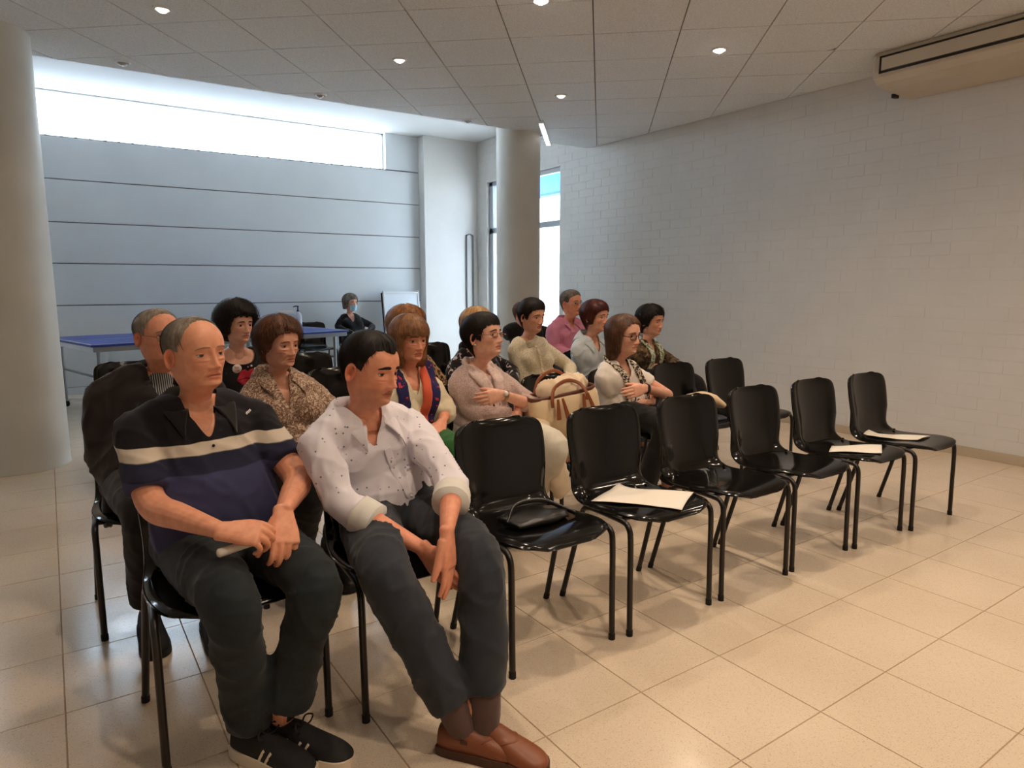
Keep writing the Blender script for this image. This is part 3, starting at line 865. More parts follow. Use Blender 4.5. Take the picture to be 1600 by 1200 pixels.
            tc = np.ones((len(Ve), 4)); tc[:, 1] *= .86; tc[:, 2] *= .84; cols.append(tc)
    # eyebrows
    brows = []
    bt = sp.get('browt', .0034)
    for sgn in (1, -1):
        xs = np.linspace(.013, .050, 7) * sx
        zs_ = (.0185 + np.array([.0046, .0054, .0058, .0056, .0044, .0020, -.0012]) + sp.get('browz', 0.0)) * sz_
        P_ = np.array([(q * sgn, face_y(q * sgn, z_) + .0002, z_) for q, z_ in zip(xs, zs_)])
        v, f = tube(P_, [bt * .7, bt, bt, bt, bt * .85, bt * .65, bt * .3], [.0016] * 7, side=(0, 0, 1), n=14, k=8)
        v = v + 0.0006 * sn(v, 900, 5)[:, None]
        brows.append((place(v, False), f, 0))
    return parts, cols, place, face_y, brows

# hair tables run over |phi| in degrees
HPH = np.array([0, 25, 45, 62, 75, 88, 105, 125, 150, 180.0])
HAIR = {
 'short':   dict(end=[.080, .074, .062, .050, .004, .012, -.020, -.062, -.078, -.080], T=[.010, .010, .009, .007, .005, .006, .008, .011, .012, .012], top=.013, e=.25),
 'balding': dict(end=[.112, .110, .104, .070, .010, .018, -.018, -.060, -.076, -.078], T=[.001, .001, .0015, .0022, .0028, .004, .006, .008, .009, .009], top=.0016, e=.1, jag=.003, amp=.0012),
 'widow':   dict(end=[.071, .083, .078, .052, .002, .014, -.020, -.066, -.080, -.082], T=[.012, .013, .012, .009, .006, .007, .009, .012, .013, .013], top=.018, e=.25, jag=.0015, amp=.0018),
 'crop_f':  dict(end=[.052, .056, .052, .030, -.024, -.012, -.050, -.090, -.104, -.106], T=[.016, .018, .018, .016, .012, .016, .020, .024, .026, .026], top=.022, e=.35),
 'puffy':   dict(end=[.070, .066, .054, .022, -.022, -.036, -.066, -.090, -.100, -.102], T=[.022, .024, .026, .026, .025, .028, .031, .033, .034, .034], top=.030, e=.6),
 'curly':   dict(end=[.058, .060, .052, .016, -.040, -.066, -.088, -.100, -.106, -.108], T=[.026, .030, .034, .036, .036, .038, .040, .042, .042, .042], top=.036, e=.7),
 'bob':     dict(end=[.036, .036, .034, .006, -.100, -.120, -.125, -.125, -.125, -.125], T=[.014, .017, .018, .018, .018, .024, .028, .030, .032, .032], top=.026, e=.85, hang=.0),
 'fringe':  dict(end=[.026, .028, .030, -.010, -.130, -.150, -.155, -.155, -.155, -.155], T=[.016, .019, .020, .018, .018, .026, .030, .030, .030, .030], top=.026, e=.85, hang=.0),
 'long':    dict(end=[.082, .078, .058, .020, -.120, -.165, -.178, -.180, -.180, -.180], T=[.009, .011, .013, .012, .014, .022, .026, .026, .026, .026], top=.018, e=.8, hang=.0),
 'ear_bob': dict(end=[.060, .056, .044, .012, -.050, -.060, -.078, -.096, -.104, -.106], T=[.014, .016, .018, .018, .016, .022, .026, .030, .032, .032], top=.026, e=.55),
}
def build_hair(sp, place, seed):
    st = dict(HAIR[sp['hair']]); st.update(sp.get('hairmod', {}))
    r = np.random.default_rng(seed)
    nc, nr = 96, 30
    ph = np.linspace(-math.pi, math.pi, nc, endpoint=False); deg = np.degrees(np.abs(ph))
    end = np.interp(deg, HPH, st['end']); T = np.interp(deg, HPH, st['T']); top = st['top']
    part = st.get('part', 0.0)
    end = end + part * np.sin(ph) * np.exp(-(deg / 60) ** 2)
    jag = st.get('jag', .004); end = end + jag * np.sin(ph * 23 + r.random() * 6) * np.sin(ph * 41 + r.random() * 6)
    hang = st.get('hang')
    def surf(u, phv, endv, Tv, extra=0.0):
        """u 0 crown .. 1 hair end"""
        La = .125; aend = np.where(endv > .03, np.arcsin(np.clip((endv - .03) / .09, 0, .999)), 0.0)
        L1 = (math.pi / 2 - aend) * .09; L2 = np.maximum(.03 - endv, 0); L = L1 + L2; s = u * L
        a = math.pi / 2 - np.minimum(s, L1) / .09
        zsk = .03 + DOME * np.sin(np.minimum(a, math.radians(86))); zlow = .03 - np.maximum(s - L1, 0)
        z = np.where(s <= L1, zsk, zlow)
        zq = z if hang is None else np.maximum(z, hang)
        x, y = head_section(np.minimum(zq, .03 + DOME * .9985), phv, sp)
        if hang is not None:
            k = np.clip((hang - z) / .12, 0, 1); x = x * (1 - .10 * k); y = np.where(y > 0, y * (1 - .1 * k), y * (1 - .10 * k))
        e = st['e']; taper = 1 - (1 - e) * smooth_step((u - .55) / .45)
        th = (Tv * (1 - np.sin(np.clip(a, 0, math.pi / 2)) ** 2) + top * np.sin(np.clip(a, 0, math.pi / 2)) ** 2) * taper + extra
        nx = np.sin(phv) * np.cos(a); ny = np.cos(phv) * np.cos(a); nz = np.sin(a)
        return np.stack([x + nx * th, y + ny * th, z + nz * th], -1), np.stack([nx, ny, nz], -1)
    U = np.linspace(0.02, 1, nr) ** 0.9
    uu, pp = np.meshgrid(U, ph, indexing='ij')
    EE = np.broadcast_to(end, uu.shape); TT = np.broadcast_to(T, uu.shape)
    G, N = surf(uu, pp, EE, TT)
    amp = st.get('amp', .0022)
    if st.get('curl'):
        q = G.reshape(-1, 3)
        w = (sn(q, st.get('cf', 170), seed, 2) * st['curl']).reshape(uu.shape)
        G = G + N * w[..., None] * np.minimum(1, TT / .02)[..., None]
    wv = np.sin(pp * 26 + 2.2 * np.sin(pp * 9 + seed) + 3 * uu) * .6 + np.sin(pp * 61 + 2 * np.sin(pp * 17 + seed) + 5 * uu) * .5
    G = G + N * (wv * amp * smooth_step(uu / .25) * np.minimum(1, TT / .008))[..., None]
    # closing rim
    inner, _ = surf(np.ones_like(ph), ph, end, -np.full_like(ph, .006) / max(st['e'], .2))
    if hang is not None:
        x, y = head_section(np.clip(end, -.19, .03), ph, sp); inner = np.stack([x * .9, y * .9, end + .004], -1)
        fr_ = end > -.02; i2, _ = surf(np.ones_like(ph), ph, end, -np.full_like(ph, .006) / max(st['e'], .2)); inner[fr_] = i2[fr_]
    rim = (G[-1] * .55 + inner * .45)
    rows = [G[i] for i in range(nr)] + [rim, inner]
    V = np.concatenate(rows); F = []
    for i in range(len(rows) - 1):
        for j in range(nc): F.append((i*nc + j, (i+1)*nc + j, (i+1)*nc + (j+1) % nc, i*nc + (j+1) % nc))
    F.append(tuple(range(nc)))
    col = np.ones(len(V)); base = 1 + .16 * np.sin(np.tile(ph, len(rows)) * 37 + 2 * np.sin(np.tile(ph, len(rows)) * 11)); col *= base
    Vs, Fs, Cs = [V], F, [col]; n = len(V)
    # strands lying on and just above the mass
    ns = int(sp.get('strands', 700) * 1.5)
    if ns:
        pr = r.uniform(-math.pi, math.pi, ns); m = 7
        e0 = np.interp(np.degrees(np.abs(pr)), HPH, st['end']) + part * np.sin(pr) * np.exp(-(np.degrees(np.abs(pr)) / 60) ** 2); t0 = np.interp(np.degrees(np.abs(pr)), HPH, st['T'])
        us = r.uniform(.0, .55, ns); ue = np.minimum(us + r.uniform(.35, .8, ns), st.get('umax', .97))
        lift = r.uniform(-.0005, .0042, ns)  * st.get('lift', 1.0); sway = r.normal(0, .09, ns) * st.get('sway', 1.0)
        pts = np.zeros((ns, m, 3)); nn = np.zeros((ns, m, 3))
        for k in range(m):
            q = k / (m - 1)
            p_, n_ = surf(us + (ue - us) * q, pr + sway * q, e0, t0, extra=lift + st.get('curl', 0) * .5)
            if st.get('curl'):
                p_ = p_ + .004 * np.stack([np.sin(q * 9 + pr * 7), np.cos(q * 8 + pr * 5), np.sin(q * 7 + pr * 3)], -1)
            pts[:, k] = p_; nn[:, k] = n_
        tg = nrm(np.gradient(pts, axis=1)); sd = nrm(np.cross(tg, nn)) 
        wd = .0013 * np.array([.6, 1, 1, 1, 1, .8, .2])[None, :, None] * st.get('sw', 1.0)
        A, B = pts - sd * wd, pts + sd * wd
        sv = np.stack([A, B], 2).reshape(-1, 3); Vs.append(sv)
        for s in range(ns):
            o_ = n + s * m * 2
            for k in range(m - 1): Fs.append((o_ + 2*k, o_ + 2*k + 1, o_ + 2*k + 3, o_ + 2*k + 2))
        Cs.append(np.repeat(r.uniform(.55, 1.6, ns), m * 2))
    return place(np.concatenate(Vs), False), Fs, np.concatenate(Cs)

# ---------------------------------------------------------------- hands
def hand_parts(W, d, n, right, curl=(.5, .6, .4), spread=.05, thumb=(.75, .55, .35), s=1.0, curls=None):
    d = nrm(d); n = np.asarray(n, float); n = nrm(n - d * (n @ d)); l = np.cross(d, n) if right else np.cross(n, d)
    W = np.asarray(W, float); P_ = []
    v, f = tube([W - d * .012, W + d * .02 * s, W + d * .055 * s, W + d * .090 * s], np.array([.0265, .031, .039, .0405]) * s, np.array([.0185, .017, .0155, .0125]) * s, side=l, n=10, k=14, power=2.4)
    P_.append((v, f))
    lens = [.074, .082, .077, .060]; offs = [.0290, .0098, -.0098, -.0285]; bs = [.090, .094, .090, .082]; rr = [.0084, .0087, .0083, .0073]
    for i in range(4):
        c = curls[i] if curls is not None else curl
        dd = nrm(d + l * spread * (1.5 - i) * .9); p0 = W + d * (bs[i] - .022) * s + l * offs[i] * s * .97
        p1 = W + d * bs[i] * s + l * offs[i] * s
        pts = [p0, p1]; a = 0
        for q, fr in enumerate((.46, .30, .24)):
            a += c[q]; v_ = dd * math.cos(a) + n * math.sin(a)
            pts.append(pts[-1] + v_ * lens[i] * fr * s)
        r_ = rr[i] * s
        v, f = tube(pts, [r_ * 1.05, r_ * 1.12, r_ * 1.02, r_ * .92, r_ * .74], side=l, n=18, k=10); P_.append((v, f))
    t0 = W + d * .022 * s + l * .020 * s + n * .004; a1, a2, a3 = thumb
    v1 = nrm(d * math.cos(a1) + l * math.sin(a1) * .9 + n * math.sin(a1) * .45)
    t1 = t0 + v1 * .044 * s; v2 = nrm(v1 * .8 + d * .45 + n * a2 * .5); t2 = t1 + v2 * .034 * s; v3 = nrm(v2 + n * a3 * .6); t3 = t2 + v3 * .026 * s
    v, f = tube([t0, t1, t2, t3], np.array([.0165, .0118, .0105, .0075]) * s, side=n, n=16, k=10); P_.append((v, f))
    return P_

# ---------------------------------------------------------------- cloth materials
def skin_mat(name, col, rough=0.48):
    m, nt, b = new_mat(name)
    a = nt.nodes.new('ShaderNodeAttribute'); a.attribute_name = 'tint'
    v = coords(nt); f = noise(nt, v, 38, 4, .6)
    c = mix(nt, ramp(nt, f, [(.35, 0.0), (.7, 1.0)]), tuple(q * k for q, k in zip(col[:3], (.90, .84, .82))) + (1,), tuple(min(1, q * 1.05) for q in col[:3]) + (1,))
    mu = nt.nodes.new('ShaderNodeMix'); mu.data_type = 'RGBA'; mu.blend_type = 'MULTIPLY'; mu.inputs[0].default_value = 1
    nt.links.new(c, mu.inputs[6]); nt.links.new(a.outputs['Color'], mu.inputs[7]); nt.links.new(mu.outputs[2], b.inputs['Base Color'])
    b.inputs['Roughness'].default_value = rough; b.inputs['Specular IOR Level'].default_value = .35
    b.inputs['Subsurface Weight'].default_value = .08; b.inputs['Subsurface Radius'].default_value = (.012, .005, .003); b.inputs['Subsurface Scale'].default_value = 1.0
    bump(nt, b, noise(nt, v, 420, 3, .6), .12, .0008)
    return m
def hair_mat(name, col, col2=None, rough=.5):
    m, nt, b = new_mat(name)
    a = nt.nodes.new('ShaderNodeAttribute'); a.attribute_name = 'v'
    c2 = col2 or tuple(q * .55 for q in col[:3]) + (1,)
    f = noise(nt, coords(nt), 22, 3, .6)
    c = mix(nt, ramp(nt, f, [(.35, 0.0), (.65, 1.0)]), c2, col)
    mu = nt.nodes.new('ShaderNodeMix'); mu.data_type = 'RGBA'; mu.blend_type = 'MULTIPLY'; mu.inputs[0].default_value = .8
    nt.links.new(c, mu.inputs[6]); nt.links.new(a.outputs['Fac'], mu.inputs[7]); nt.links.new(mu.outputs[2], b.inputs['Base Color'])
    b.inputs['Roughness'].default_value = rough; b.inputs['Specular IOR Level'].default_value = .3
    return m
def cloth(name, col, rough=.85, weave=900, bmp=.25, var=.08, sheen=.2):
    m, nt, b = new_mat(name); v = coords(nt)
    f = noise(nt, v, 14, 4, .6)
    nt.links.new(mix(nt, ramp(nt, f, [(.3, 0.0), (.7, 1.0)]), tuple(q * (1 - var) for q in col[:3]) + (1,), tuple(min(1, q * (1 + var)) for q in col[:3]) + (1,)), b.inputs['Base Color'])
    b.inputs['Roughness'].default_value = rough; b.inputs['Sheen Weight'].default_value = sheen; b.inputs['Specular IOR Level'].default_value = .2
    bump(nt, b, noise(nt, v, weave, 2), bmp, .0006)
    return m
def two_tone(name, a, c, fn, rough=.85, third=None):
    """pattern cloth: fn(nt, vec) -> factor socket (0 = a, 1 = c)"""
    m, nt, b = new_mat(name); v = coords(nt)
    o = mix(nt, fn(nt, v), a, c)
    if third: o = mix(nt, third[1](nt, v), o, third[0])
    nt.links.new(o, b.inputs['Base Color']); b.inputs['Roughness'].default_value = rough; b.inputs['Sheen Weight'].default_value = .15; b.inputs['Specular IOR Level'].default_value = .2
    bump(nt, b, noise(nt, v, 600, 2), .2, .0006)
    return m
M_shoe_any = plain('black shoe leather', rgb(24, 22, 22), .45)
M_eye_w = plain('eye white', rgb(236, 226, 216), .25)
M_iris = {}
def iris(col):
    if col not in M_iris: M_iris[col] = plain('iris', rgb(*col), .2)
    return M_iris[col]
M_pupil = plain('pupil', rgb(12, 9, 8), .15)
M_lash = plain('lashes', rgb(48, 30, 24), .7)
_sk = {}
def skin(col):
    if col not in _sk: _sk[col] = skin_mat('skin', rgb(*col))
    return _sk[col]

def wrinkle(v, f, amp, seed, axis=None, freq=38):
    """cloth folds: broad swells plus elongated creases"""
    n = vnormals(v, f); r = np.random.default_rng(seed + 1000)
    d = nrm(np.array([r.normal() * .5, r.normal() * .5, 1.0])); p = v - np.outer(v @ d, d) * .45
    e = nrm(r.normal(size=3)); p2 = v - np.outer(v @ e, e) * .6
    swell = sn(v, freq * .7, seed, 1)
    c1 = 1 - np.abs(sn(p, freq * 1.25, seed + 1, 1)) * 1.6; c2 = 1 - np.abs(sn(p2, freq * 1.6, seed + 2, 1)) * 1.6
    cr = np.clip(c1, 0, 1) ** 3 + .6 * np.clip(c2, 0, 1) ** 3
    return v + n * (amp * (.55 * swell + 1.15 * (cr - .35)))[:, None]

def smooth_border(v, f, keep, iters=14):
    cnt = {}
    for q in keep:
        for a, b in zip(q, q[1:] + q[:1]): cnt[(min(a, b), max(a, b))] = cnt.get((min(a, b), max(a, b)), 0) + 1
    nb = {}
    for (a, b), c in cnt.items():
        if c == 1: nb.setdefault(a, []).append(b); nb.setdefault(b, []).append(a)
    idx = [a for a in nb if len(nb[a]) == 2]
    if not idx: return v
    v = v.copy(); I0 = np.array(idx); N0 = np.array([nb[a][0] for a in idx]); N1 = np.array([nb[a][1] for a in idx])
    for _ in range(iters): v[I0] = v[I0] * .4 + (v[N0] + v[N1]) * .3
    return v

# ---------------------------------------------------------------- the figure
def axes(yaw):
    y = math.radians(yaw); f = np.array([math.sin(y), -math.cos(y), 0.0]); return np.cross(f, [0, 0, 1.0]), f

def person(s):
    """s: pel, neck, yaw (body, degrees from -Y towards +X), head, hyaw/hpitch/hroll, arms, legs, style"""
    seed = s['seed']; r_, f_ = axes(s['yaw']); up = np.array([0, 0, 1.0])
    pel = np.array(s['pel'], float); C = np.array(s['head'], float)
    neck = C - f_ * s.get('nb', .052) - up * (s.get('nd', .178) * s.get('hs', 1.0)) + r_ * s.get('nr', 0.0)
    root = empty('person', (round(pel[0], 3), round(pel[1], 3), 0.0), s['label'], 'person', 'seated audience')
    sw = s.get('sw', .185); k = s.get('build', 1.0); belly = s.get('belly', 0.0); bust = s.get('bust', 0.0)
    ax = nrm(neck - pel); H = np.linalg.norm(neck - pel)
    fperp = nrm(f_ - ax * (f_ @ ax))
    slouch = s.get('slouch', .03)
    def sp_pt(t, off=0.0): return pel + ax * H * t - fperp * slouch * math.sin(math.pi * min(max(t, 0), 1)) + fperp * off
    tt = [-.16, -.05, .10, .28, .44, .60, .76, .88, .96, 1.03]
    hw = np.array([.135, .168, .172, .160, .152, .158, .165, .150, .090, .062]) * k
    hd = np.array([.090, .115, .118, .112, .108, .112, .108, .088, .066, .058]) * k
    bl = np.array([0, .25, .85, 1.0, .75, .3, .05, 0, 0, 0]) * belly
    off = np.array([.0, .0, .0, .0, .0, .008, .005, -.008, -.014, -.012])
    S_ = {}
    drop = s.get('drop', .075)
    shp = neck - ax * drop - fperp * .012
    S_['R'] = shp + r_ * sw + np.array(s.get('shR', (0, 0, 0))); S_['L'] = shp - r_ * sw + np.array(s.get('shL', (0, 0, 0)))
    def torso(c, low=True, bust=bust):
        a, b = 0 if low else 1, len(tt)
        path = [sp_pt(t, o + q * .5) for t, o, q in zip(tt[a:b], off[a:b], bl[a:b])]
        P_ = [tube(path, hw[a:b] + c + bl[a:b] * .25, hd[a:b] + c + bl[a:b] * .5, side=r_, n=40, k=28, power=2.25)]
        mid = neck - ax * (drop * .62) - fperp * .012
        P_.append(tube([S_['R'] - r_ * -.005, mid + r_ * sw * .45 + ax * .012, mid - r_ * sw * .45 + ax * .012, S_['L'] - r_ * .005], np.array([.042, .056, .056, .042]) * k + c, np.array([.044, .060, .060, .044]) * k + c, side=fperp, n=22, k=16))
        P_.append(tube([S_['R'] + ax * .012, neck - ax * .02 + r_ * .06, neck + ax * .012, neck - ax * .02 - r_ * .06, S_['L'] + ax * .012], np.array([.032, .050, .050, .050, .032]) * k + c * .8, np.array([.030, .038, .040, .038, .030]) * k + c * .6, side=fperp, n=24, k=14))
        if bust:
            for sg in (1, -1):
                P_.append(ellipsoid(sp_pt(.57) + r_ * sg * .070 + fperp * (.050 + .03 * bust), (.092, .078, .095), 20, 14, np.stack([r_, fperp, ax], 1)))
        return P_
    skin_parts = torso(-.006, bust=0); arm_skin = []; sleeves = []; cuffs = []
    ar = s.get('armr', 1.0)
    smooth_arm = {}
    for sd in 'RL':
        a = s['arms'].get(sd)
        if a is None: continue
        Sx, E, W = S_[sd], np.array(a['el'], float), np.array(a['wr'], float)
        sl = a.get('sleeve', 1.0)           # 0..1 upper arm, 1..2 forearm
        dE = nrm(E - Sx); dF = nrm(W - E)
        sidev = nrm(np.cross(dE, dF) + 1e-4 * r_)
        Si = Sx * .70 + (neck - ax * .085) * .30; Sx0 = Sx
        path = [Si, Sx, Sx * .5 + E * .5, E - dE * .03, E + dF * .035, E * .62 + W * .38, W]
        ra = np.array([.040, .048, .046, .040, .041, .040, .0275]) * ar; rb = np.array([.040, .048, .048, .041, .040, .036, .0205]) * ar
        tb = tube(path, ra, rb, side=sidev, n=34, k=16)
        skin_arm = [tb]
        if a.get('hand', True):
            skin_arm += hand_parts(W, a.get('hd', dF), a.get('hn', -fperp), sd == 'R', a.get('curl', (.5, .6, .4)), a.get('spread', .04), a.get('thumb', (.7, .5, .35)), a.get('hs', 1.0), a.get('curls'))
        arm_skin.append((skin_arm, a.get('vox', .0036)))
        lo = s.get('loose', .012)
        g = np.array([.008, .012, .012, .013, .014, .013, .012]) * (lo / .012)
        if sl >= 2: pp_, ra2, rb2 = [*path[:-1], W - dF * .012], ra + g, rb + g
        elif sl > 1:
            q = sl - 1; endp = E * (1 - q) + W * q; re = np.interp(q, [0, .38, 1], [.041, .040, .0275]) * ar
            pp_ = path[:5] + [endp]; ra2 = np.append(ra[:5] + g[:5], re + .017); rb2 = np.append(rb[:5] + g[:5], re + .015)
        else:
            endp = Sx * (1 - sl) + E * sl; re = np.interp(sl, [0, .5, 1], [.050, .047, .040]) * ar
            pp_ = [Si, Sx, Sx * .6 + endp * .4, endp]; ra2 = np.array([ra[0] + g[0], ra[1] + g[1], ra[2] + g[2] + .003, re + .018]); rb2 = np.array([rb[0] + g[0], rb[1] + g[1], rb[2] + g[2] + .003, re + .018])
        sleeves.append(tube(pp_, ra2, rb2, side=sidev, n=30, k=18, rounded=False))
        if a.get('cuff'):
            cl_, gr = a['cuff']; tdir = nrm(pp_[-1] - pp_[-2]); e2 = pp_[-1] + tdir * .006; re = float(ra2[-1])
            cuffs.append(tube([e2 - tdir * cl_, e2 - tdir * cl_ * .5, e2], [re + gr, re + gr * 1.25, re + gr * 1.15], [re + gr * .8, re + gr, re + gr], side=sidev, n=12, k=24, rounded=False))
    # legs
    trs = []; shoes = []; leg_skin = []
    lr = s.get('legr', 1.0); ankles = {}
    if not s.get('legs'):
        s['legs'] = {sd: dict(kn=tuple(pel * [1, 1, 0] + f_ * .44 + r_ * sg * .09 + np.array([0, 0, .535])), an=tuple(pel * [1, 1, 0] + f_ * .44 + r_ * sg * .10 + np.array([0, 0, .10]))) for sd, sg in (('R', 1), ('L', -1))}
    if s.get('legs'):
        for sd, sg in (('R', 1), ('L', -1)):
            g = s['legs'][sd]; Kn, An = np.array(g['kn'], float), np.array(g['an'], float)
            hip = pel + r_ * sg * .095 * k - up * .03
            d1, d2 = nrm(Kn - hip), nrm(An - Kn); sidev = nrm(np.cross(d1, d2)) if np.linalg.norm(np.cross(d1, d2)) > .05 else r_
            if sidev @ r_ < 0: sidev = -sidev
            path = [hip - d1 * .06, hip * .6 + Kn * .4, Kn - d1 * .05, Kn + d2 * .05 , Kn * .6 + An * .4, An]
            ra = np.array([.088, .084, .062, .058, .056, .040]) * lr; rb = np.array([.088, .080, .062, .060, .058, .040]) * lr
            leg_skin.append(tube(path, ra * .9, rb * .9, side=sidev, n=30, k=14))
            hem = g.get('hem', .93); endp = Kn * (1 - hem) + An * hem; fl = g.get('flare', .024)
            p2 = path[:5] + [endp]; ra2 = np.array([.098, .093, .074, .071, .068, .040 + fl]) * lr; rb2 = np.array([.098, .090, .074, .073, .070, .042 + fl]) * lr
            trs.append(tube(p2, ra2, rb2, side=sidev, n=36, k=20, rounded=False))
            ankles[sd] = (An, d2, endp)
        pp = tube([pel - up * .02 - f_ * .07, pel - up * .02, pel - up * .01 + f_ * .09], np.array([.150, .175, .160]) * k, np.array([.095, .112, .092]) * k, side=r_, n=16, k=24, power=2.4)
        trs.append(pp)
        trs.append(tube([pel - up * .02, pel + ax * H * .16], np.array([.175, .172]) * k + bl[2] * .2, np.array([.118, .116]) * k + bl[2] * .4, side=r_, n=10, k=24, power=2.3))
    # --- body mesh: head and neck, arms and hands, torso and legs
    ang = lambda a: math.radians(a)
    hy, hp, hr = s['hyaw'], s.get('hpitch', 0), s.get('hroll', 0)
    fw_ = np.array([math.sin(ang(hy)) * math.cos(ang(hp)), -math.cos(ang(hy)) * math.cos(ang(hp)), math.sin(ang(hp))])
    ri_ = nrm(np.cross(fw_, up)); u_ = np.cross(ri_, fw_)
    ri2 = ri_ * math.cos(ang(hr)) + u_ * math.sin(ang(hr)); u2 = -ri_ * math.sin(ang(hr)) + u_ * math.cos(ang(hr))
    hs = s.get('hs', 1.0); R = np.stack([ri2, fw_, u2], 1) * hs
    nU = nrm(ax * .5 + (C - neck) * .5 / .2)
    hparts, hcols, place, face_y, brows = build_head(s, R, C, neck - ax * .02, r_, fperp, ax, s.get('dense', .8))
    parts = list(hparts); cols = list(hcols)
    for ps, vox in arm_skin:
        v, f = fuse(ps, vox, 3, .5); c = np.ones((len(v), 4)); nz_ = sn(v, 90, seed + 3, 2); c[:, 1] += nz_ * .05 - .03; c[:, 2] += nz_ * .05 - .03
        parts.append((v, f, 0)); cols.append(c)
    v, f = fuse(skin_parts + leg_skin, .013, 4, .5); parts.append((v, f, 0)); cols.append(np.ones((len(v), 4)))
    V, F, MI = join(parts)
    sk_m = skin(s['skin'])
    mk('body', V, F, [sk_m, M_eye_w, iris(s.get('iris', (70, 50, 36))), M_pupil, M_lash], root, True, MI, {'tint': np.concatenate(cols)})
    # --- hair
    if s.get('hair'):
        v, f, c = build_hair(s, place, seed)
        mk('hair', v, f, s['hairm'], root, True, None, {'v': c})
    bm_ = s.get('browm', s.get('hairm'))
    v, f, mi = join(brows); mk('eyebrows', v, f, bm_, root, True, None, {'v': np.ones(len(v)) * .9})
    # --- top garment
    c_ = s.get('fit', .008)
    tor = torso(c_, low=True)
    if s.get('hemdrop'):
        pass
    gv, gf = fuse(tor + sleeves, s.get('vox', .010), s.get('sm', 5), .5)
    gv = wrinkle(gv, gf, s.get('wr', .0035), seed, s.get('wax'), s.get('wf', 34))
    # neckline
    nl = s.get('neckline', ('round', .082, .02))
    rel = gv - neck; xr, yf, zu = rel @ r_, rel @ fperp, rel @ ax
    if nl[0] == 'v':
        wid, depth = nl[1], nl[2]
        inside = ((yf > 0) & (zu > -depth) & (np.abs(xr) < wid * np.clip((zu + depth) / depth, 0, 1) ** .8)) | ((np.hypot(xr, yf + .01) < nl[3] if len(nl) > 3 else .07) & (zu > -.02))
        def ring(n=40):
            P_ = []
            for t in np.linspace(0, 1, n):
                if t < .35: q = t / .35; P_.append((wid * q ** .8 if q > 0 else 0, -depth + depth * q ** 1, 'f'))
            return P_
    else:
        rad, fd = nl[1], nl[2]
        th_ = np.arctan2(xr, yf + .012); inside = (np.hypot(xr, yf + .012) < rad * (1 + .25 * np.maximum(np.cos(th_), 0))) & (zu > -.030 - fd * np.maximum(np.cos(th_), 0))
    keep = [q for q in gf if not all(inside[list(q)])] if s.get('cut', True) else gf
    gv0 = gv; gv = smooth_border(gv, gf, keep) if s.get('cut', True) else gv
    top = mk(s.get('topname', 'shirt'), gv, keep, s['topm'], root)
    if s.get('toplabel'): top['label'] = s['toplabel']
    bvh_full = BVHTree.FromPolygons([tuple(q) for q in gv0], [tuple(q) for q in gf])
    lv, lf = fuse(tor, .012, 4, .5); bvh = BVHTree.FromPolygons([tuple(q) for q in lv], [tuple(q) for q in lf])
    def snap(h):
        q = bvh_full.find_nearest(h[0], .02)
        return h if q[0] is None or q[1].dot(h[1]) < .3 else q
    def onfront(x, z, lift=.004):
        """point on the chest at x to the person's right and z along the spine from the neck"""
        o = neck + r_ * x + ax * z + fperp * .6
        h = bvh.ray_cast(Vector(o), Vector(-fperp), 1.2)
        if h[0] is None: return neck + r_ * x + ax * z + fperp * .02
        h = snap(h); return np.array(h[0]) + np.array(h[1]) * lift
    def over(x, y, lift=.004):
        o = neck + r_ * x + fperp * y + ax * .3
        h = bvh.ray_cast(Vector(o), Vector(-ax), .8)
        if h[0] is None: return neck + r_ * x + fperp * y
        h = snap(h); return np.array(h[0]) + np.array(h[1]) * lift
    if cuffs:
        for cc in cuffs:
            v, f = cc; v = wrinkle(v, f, .002, seed + 5, None, 60); mk('cuff', v, f, s.get('cuffm', s['topm']), root)
    # --- trousers, shoes
    if trs:
        tv, tf = fuse(trs, s.get('tvox', .012), 9, .5); tv = wrinkle(tv, tf, s.get('twr', .004), seed + 7, None, 30)
        mk(s.get('botname', 'trousers'), tv, tf, s['botm'], root)
    if not s.get('own_shoes'):
        for sd in ankles:
            h_ = np.array(s['legs'][sd]['an']) * [1, 1, 0] - f_ * .055
            shoe(root, h_, s['yaw'], M_shoe_any, M_cap, L=.25, w=.042, h=.075)
    info = dict(root=root, r=r_, f=fperp, ax=ax, neck=neck, C=C, R=R, place=place, face_y=face_y, onfront=onfront, over=over, S=S_, ankles=ankles, up=up, pel=pel, yaw=s['yaw'])
    return info

# ---------------------------------------------------------------- garment details
def strip(name, path, w, th, m, root, nrmv, n=30, seed=0, wr=.0, power=3.0):
    path = np.asarray(path, float)
    d = nrm(np.gradient(path, axis=0)); nrmv = np.asarray(nrmv, float)
    if nrmv.ndim == 1: nrmv = np.broadcast_to(nrmv, path.shape)
    side = nrm(np.cross(d, nrmv))
    v, f = tube(path, w, th, side=side, n=n, k=14, power=power, rounded=True)
    if wr: v = wrinkle(v, f, wr, seed, None, 70)
    return mk(name, v, f, m, root)

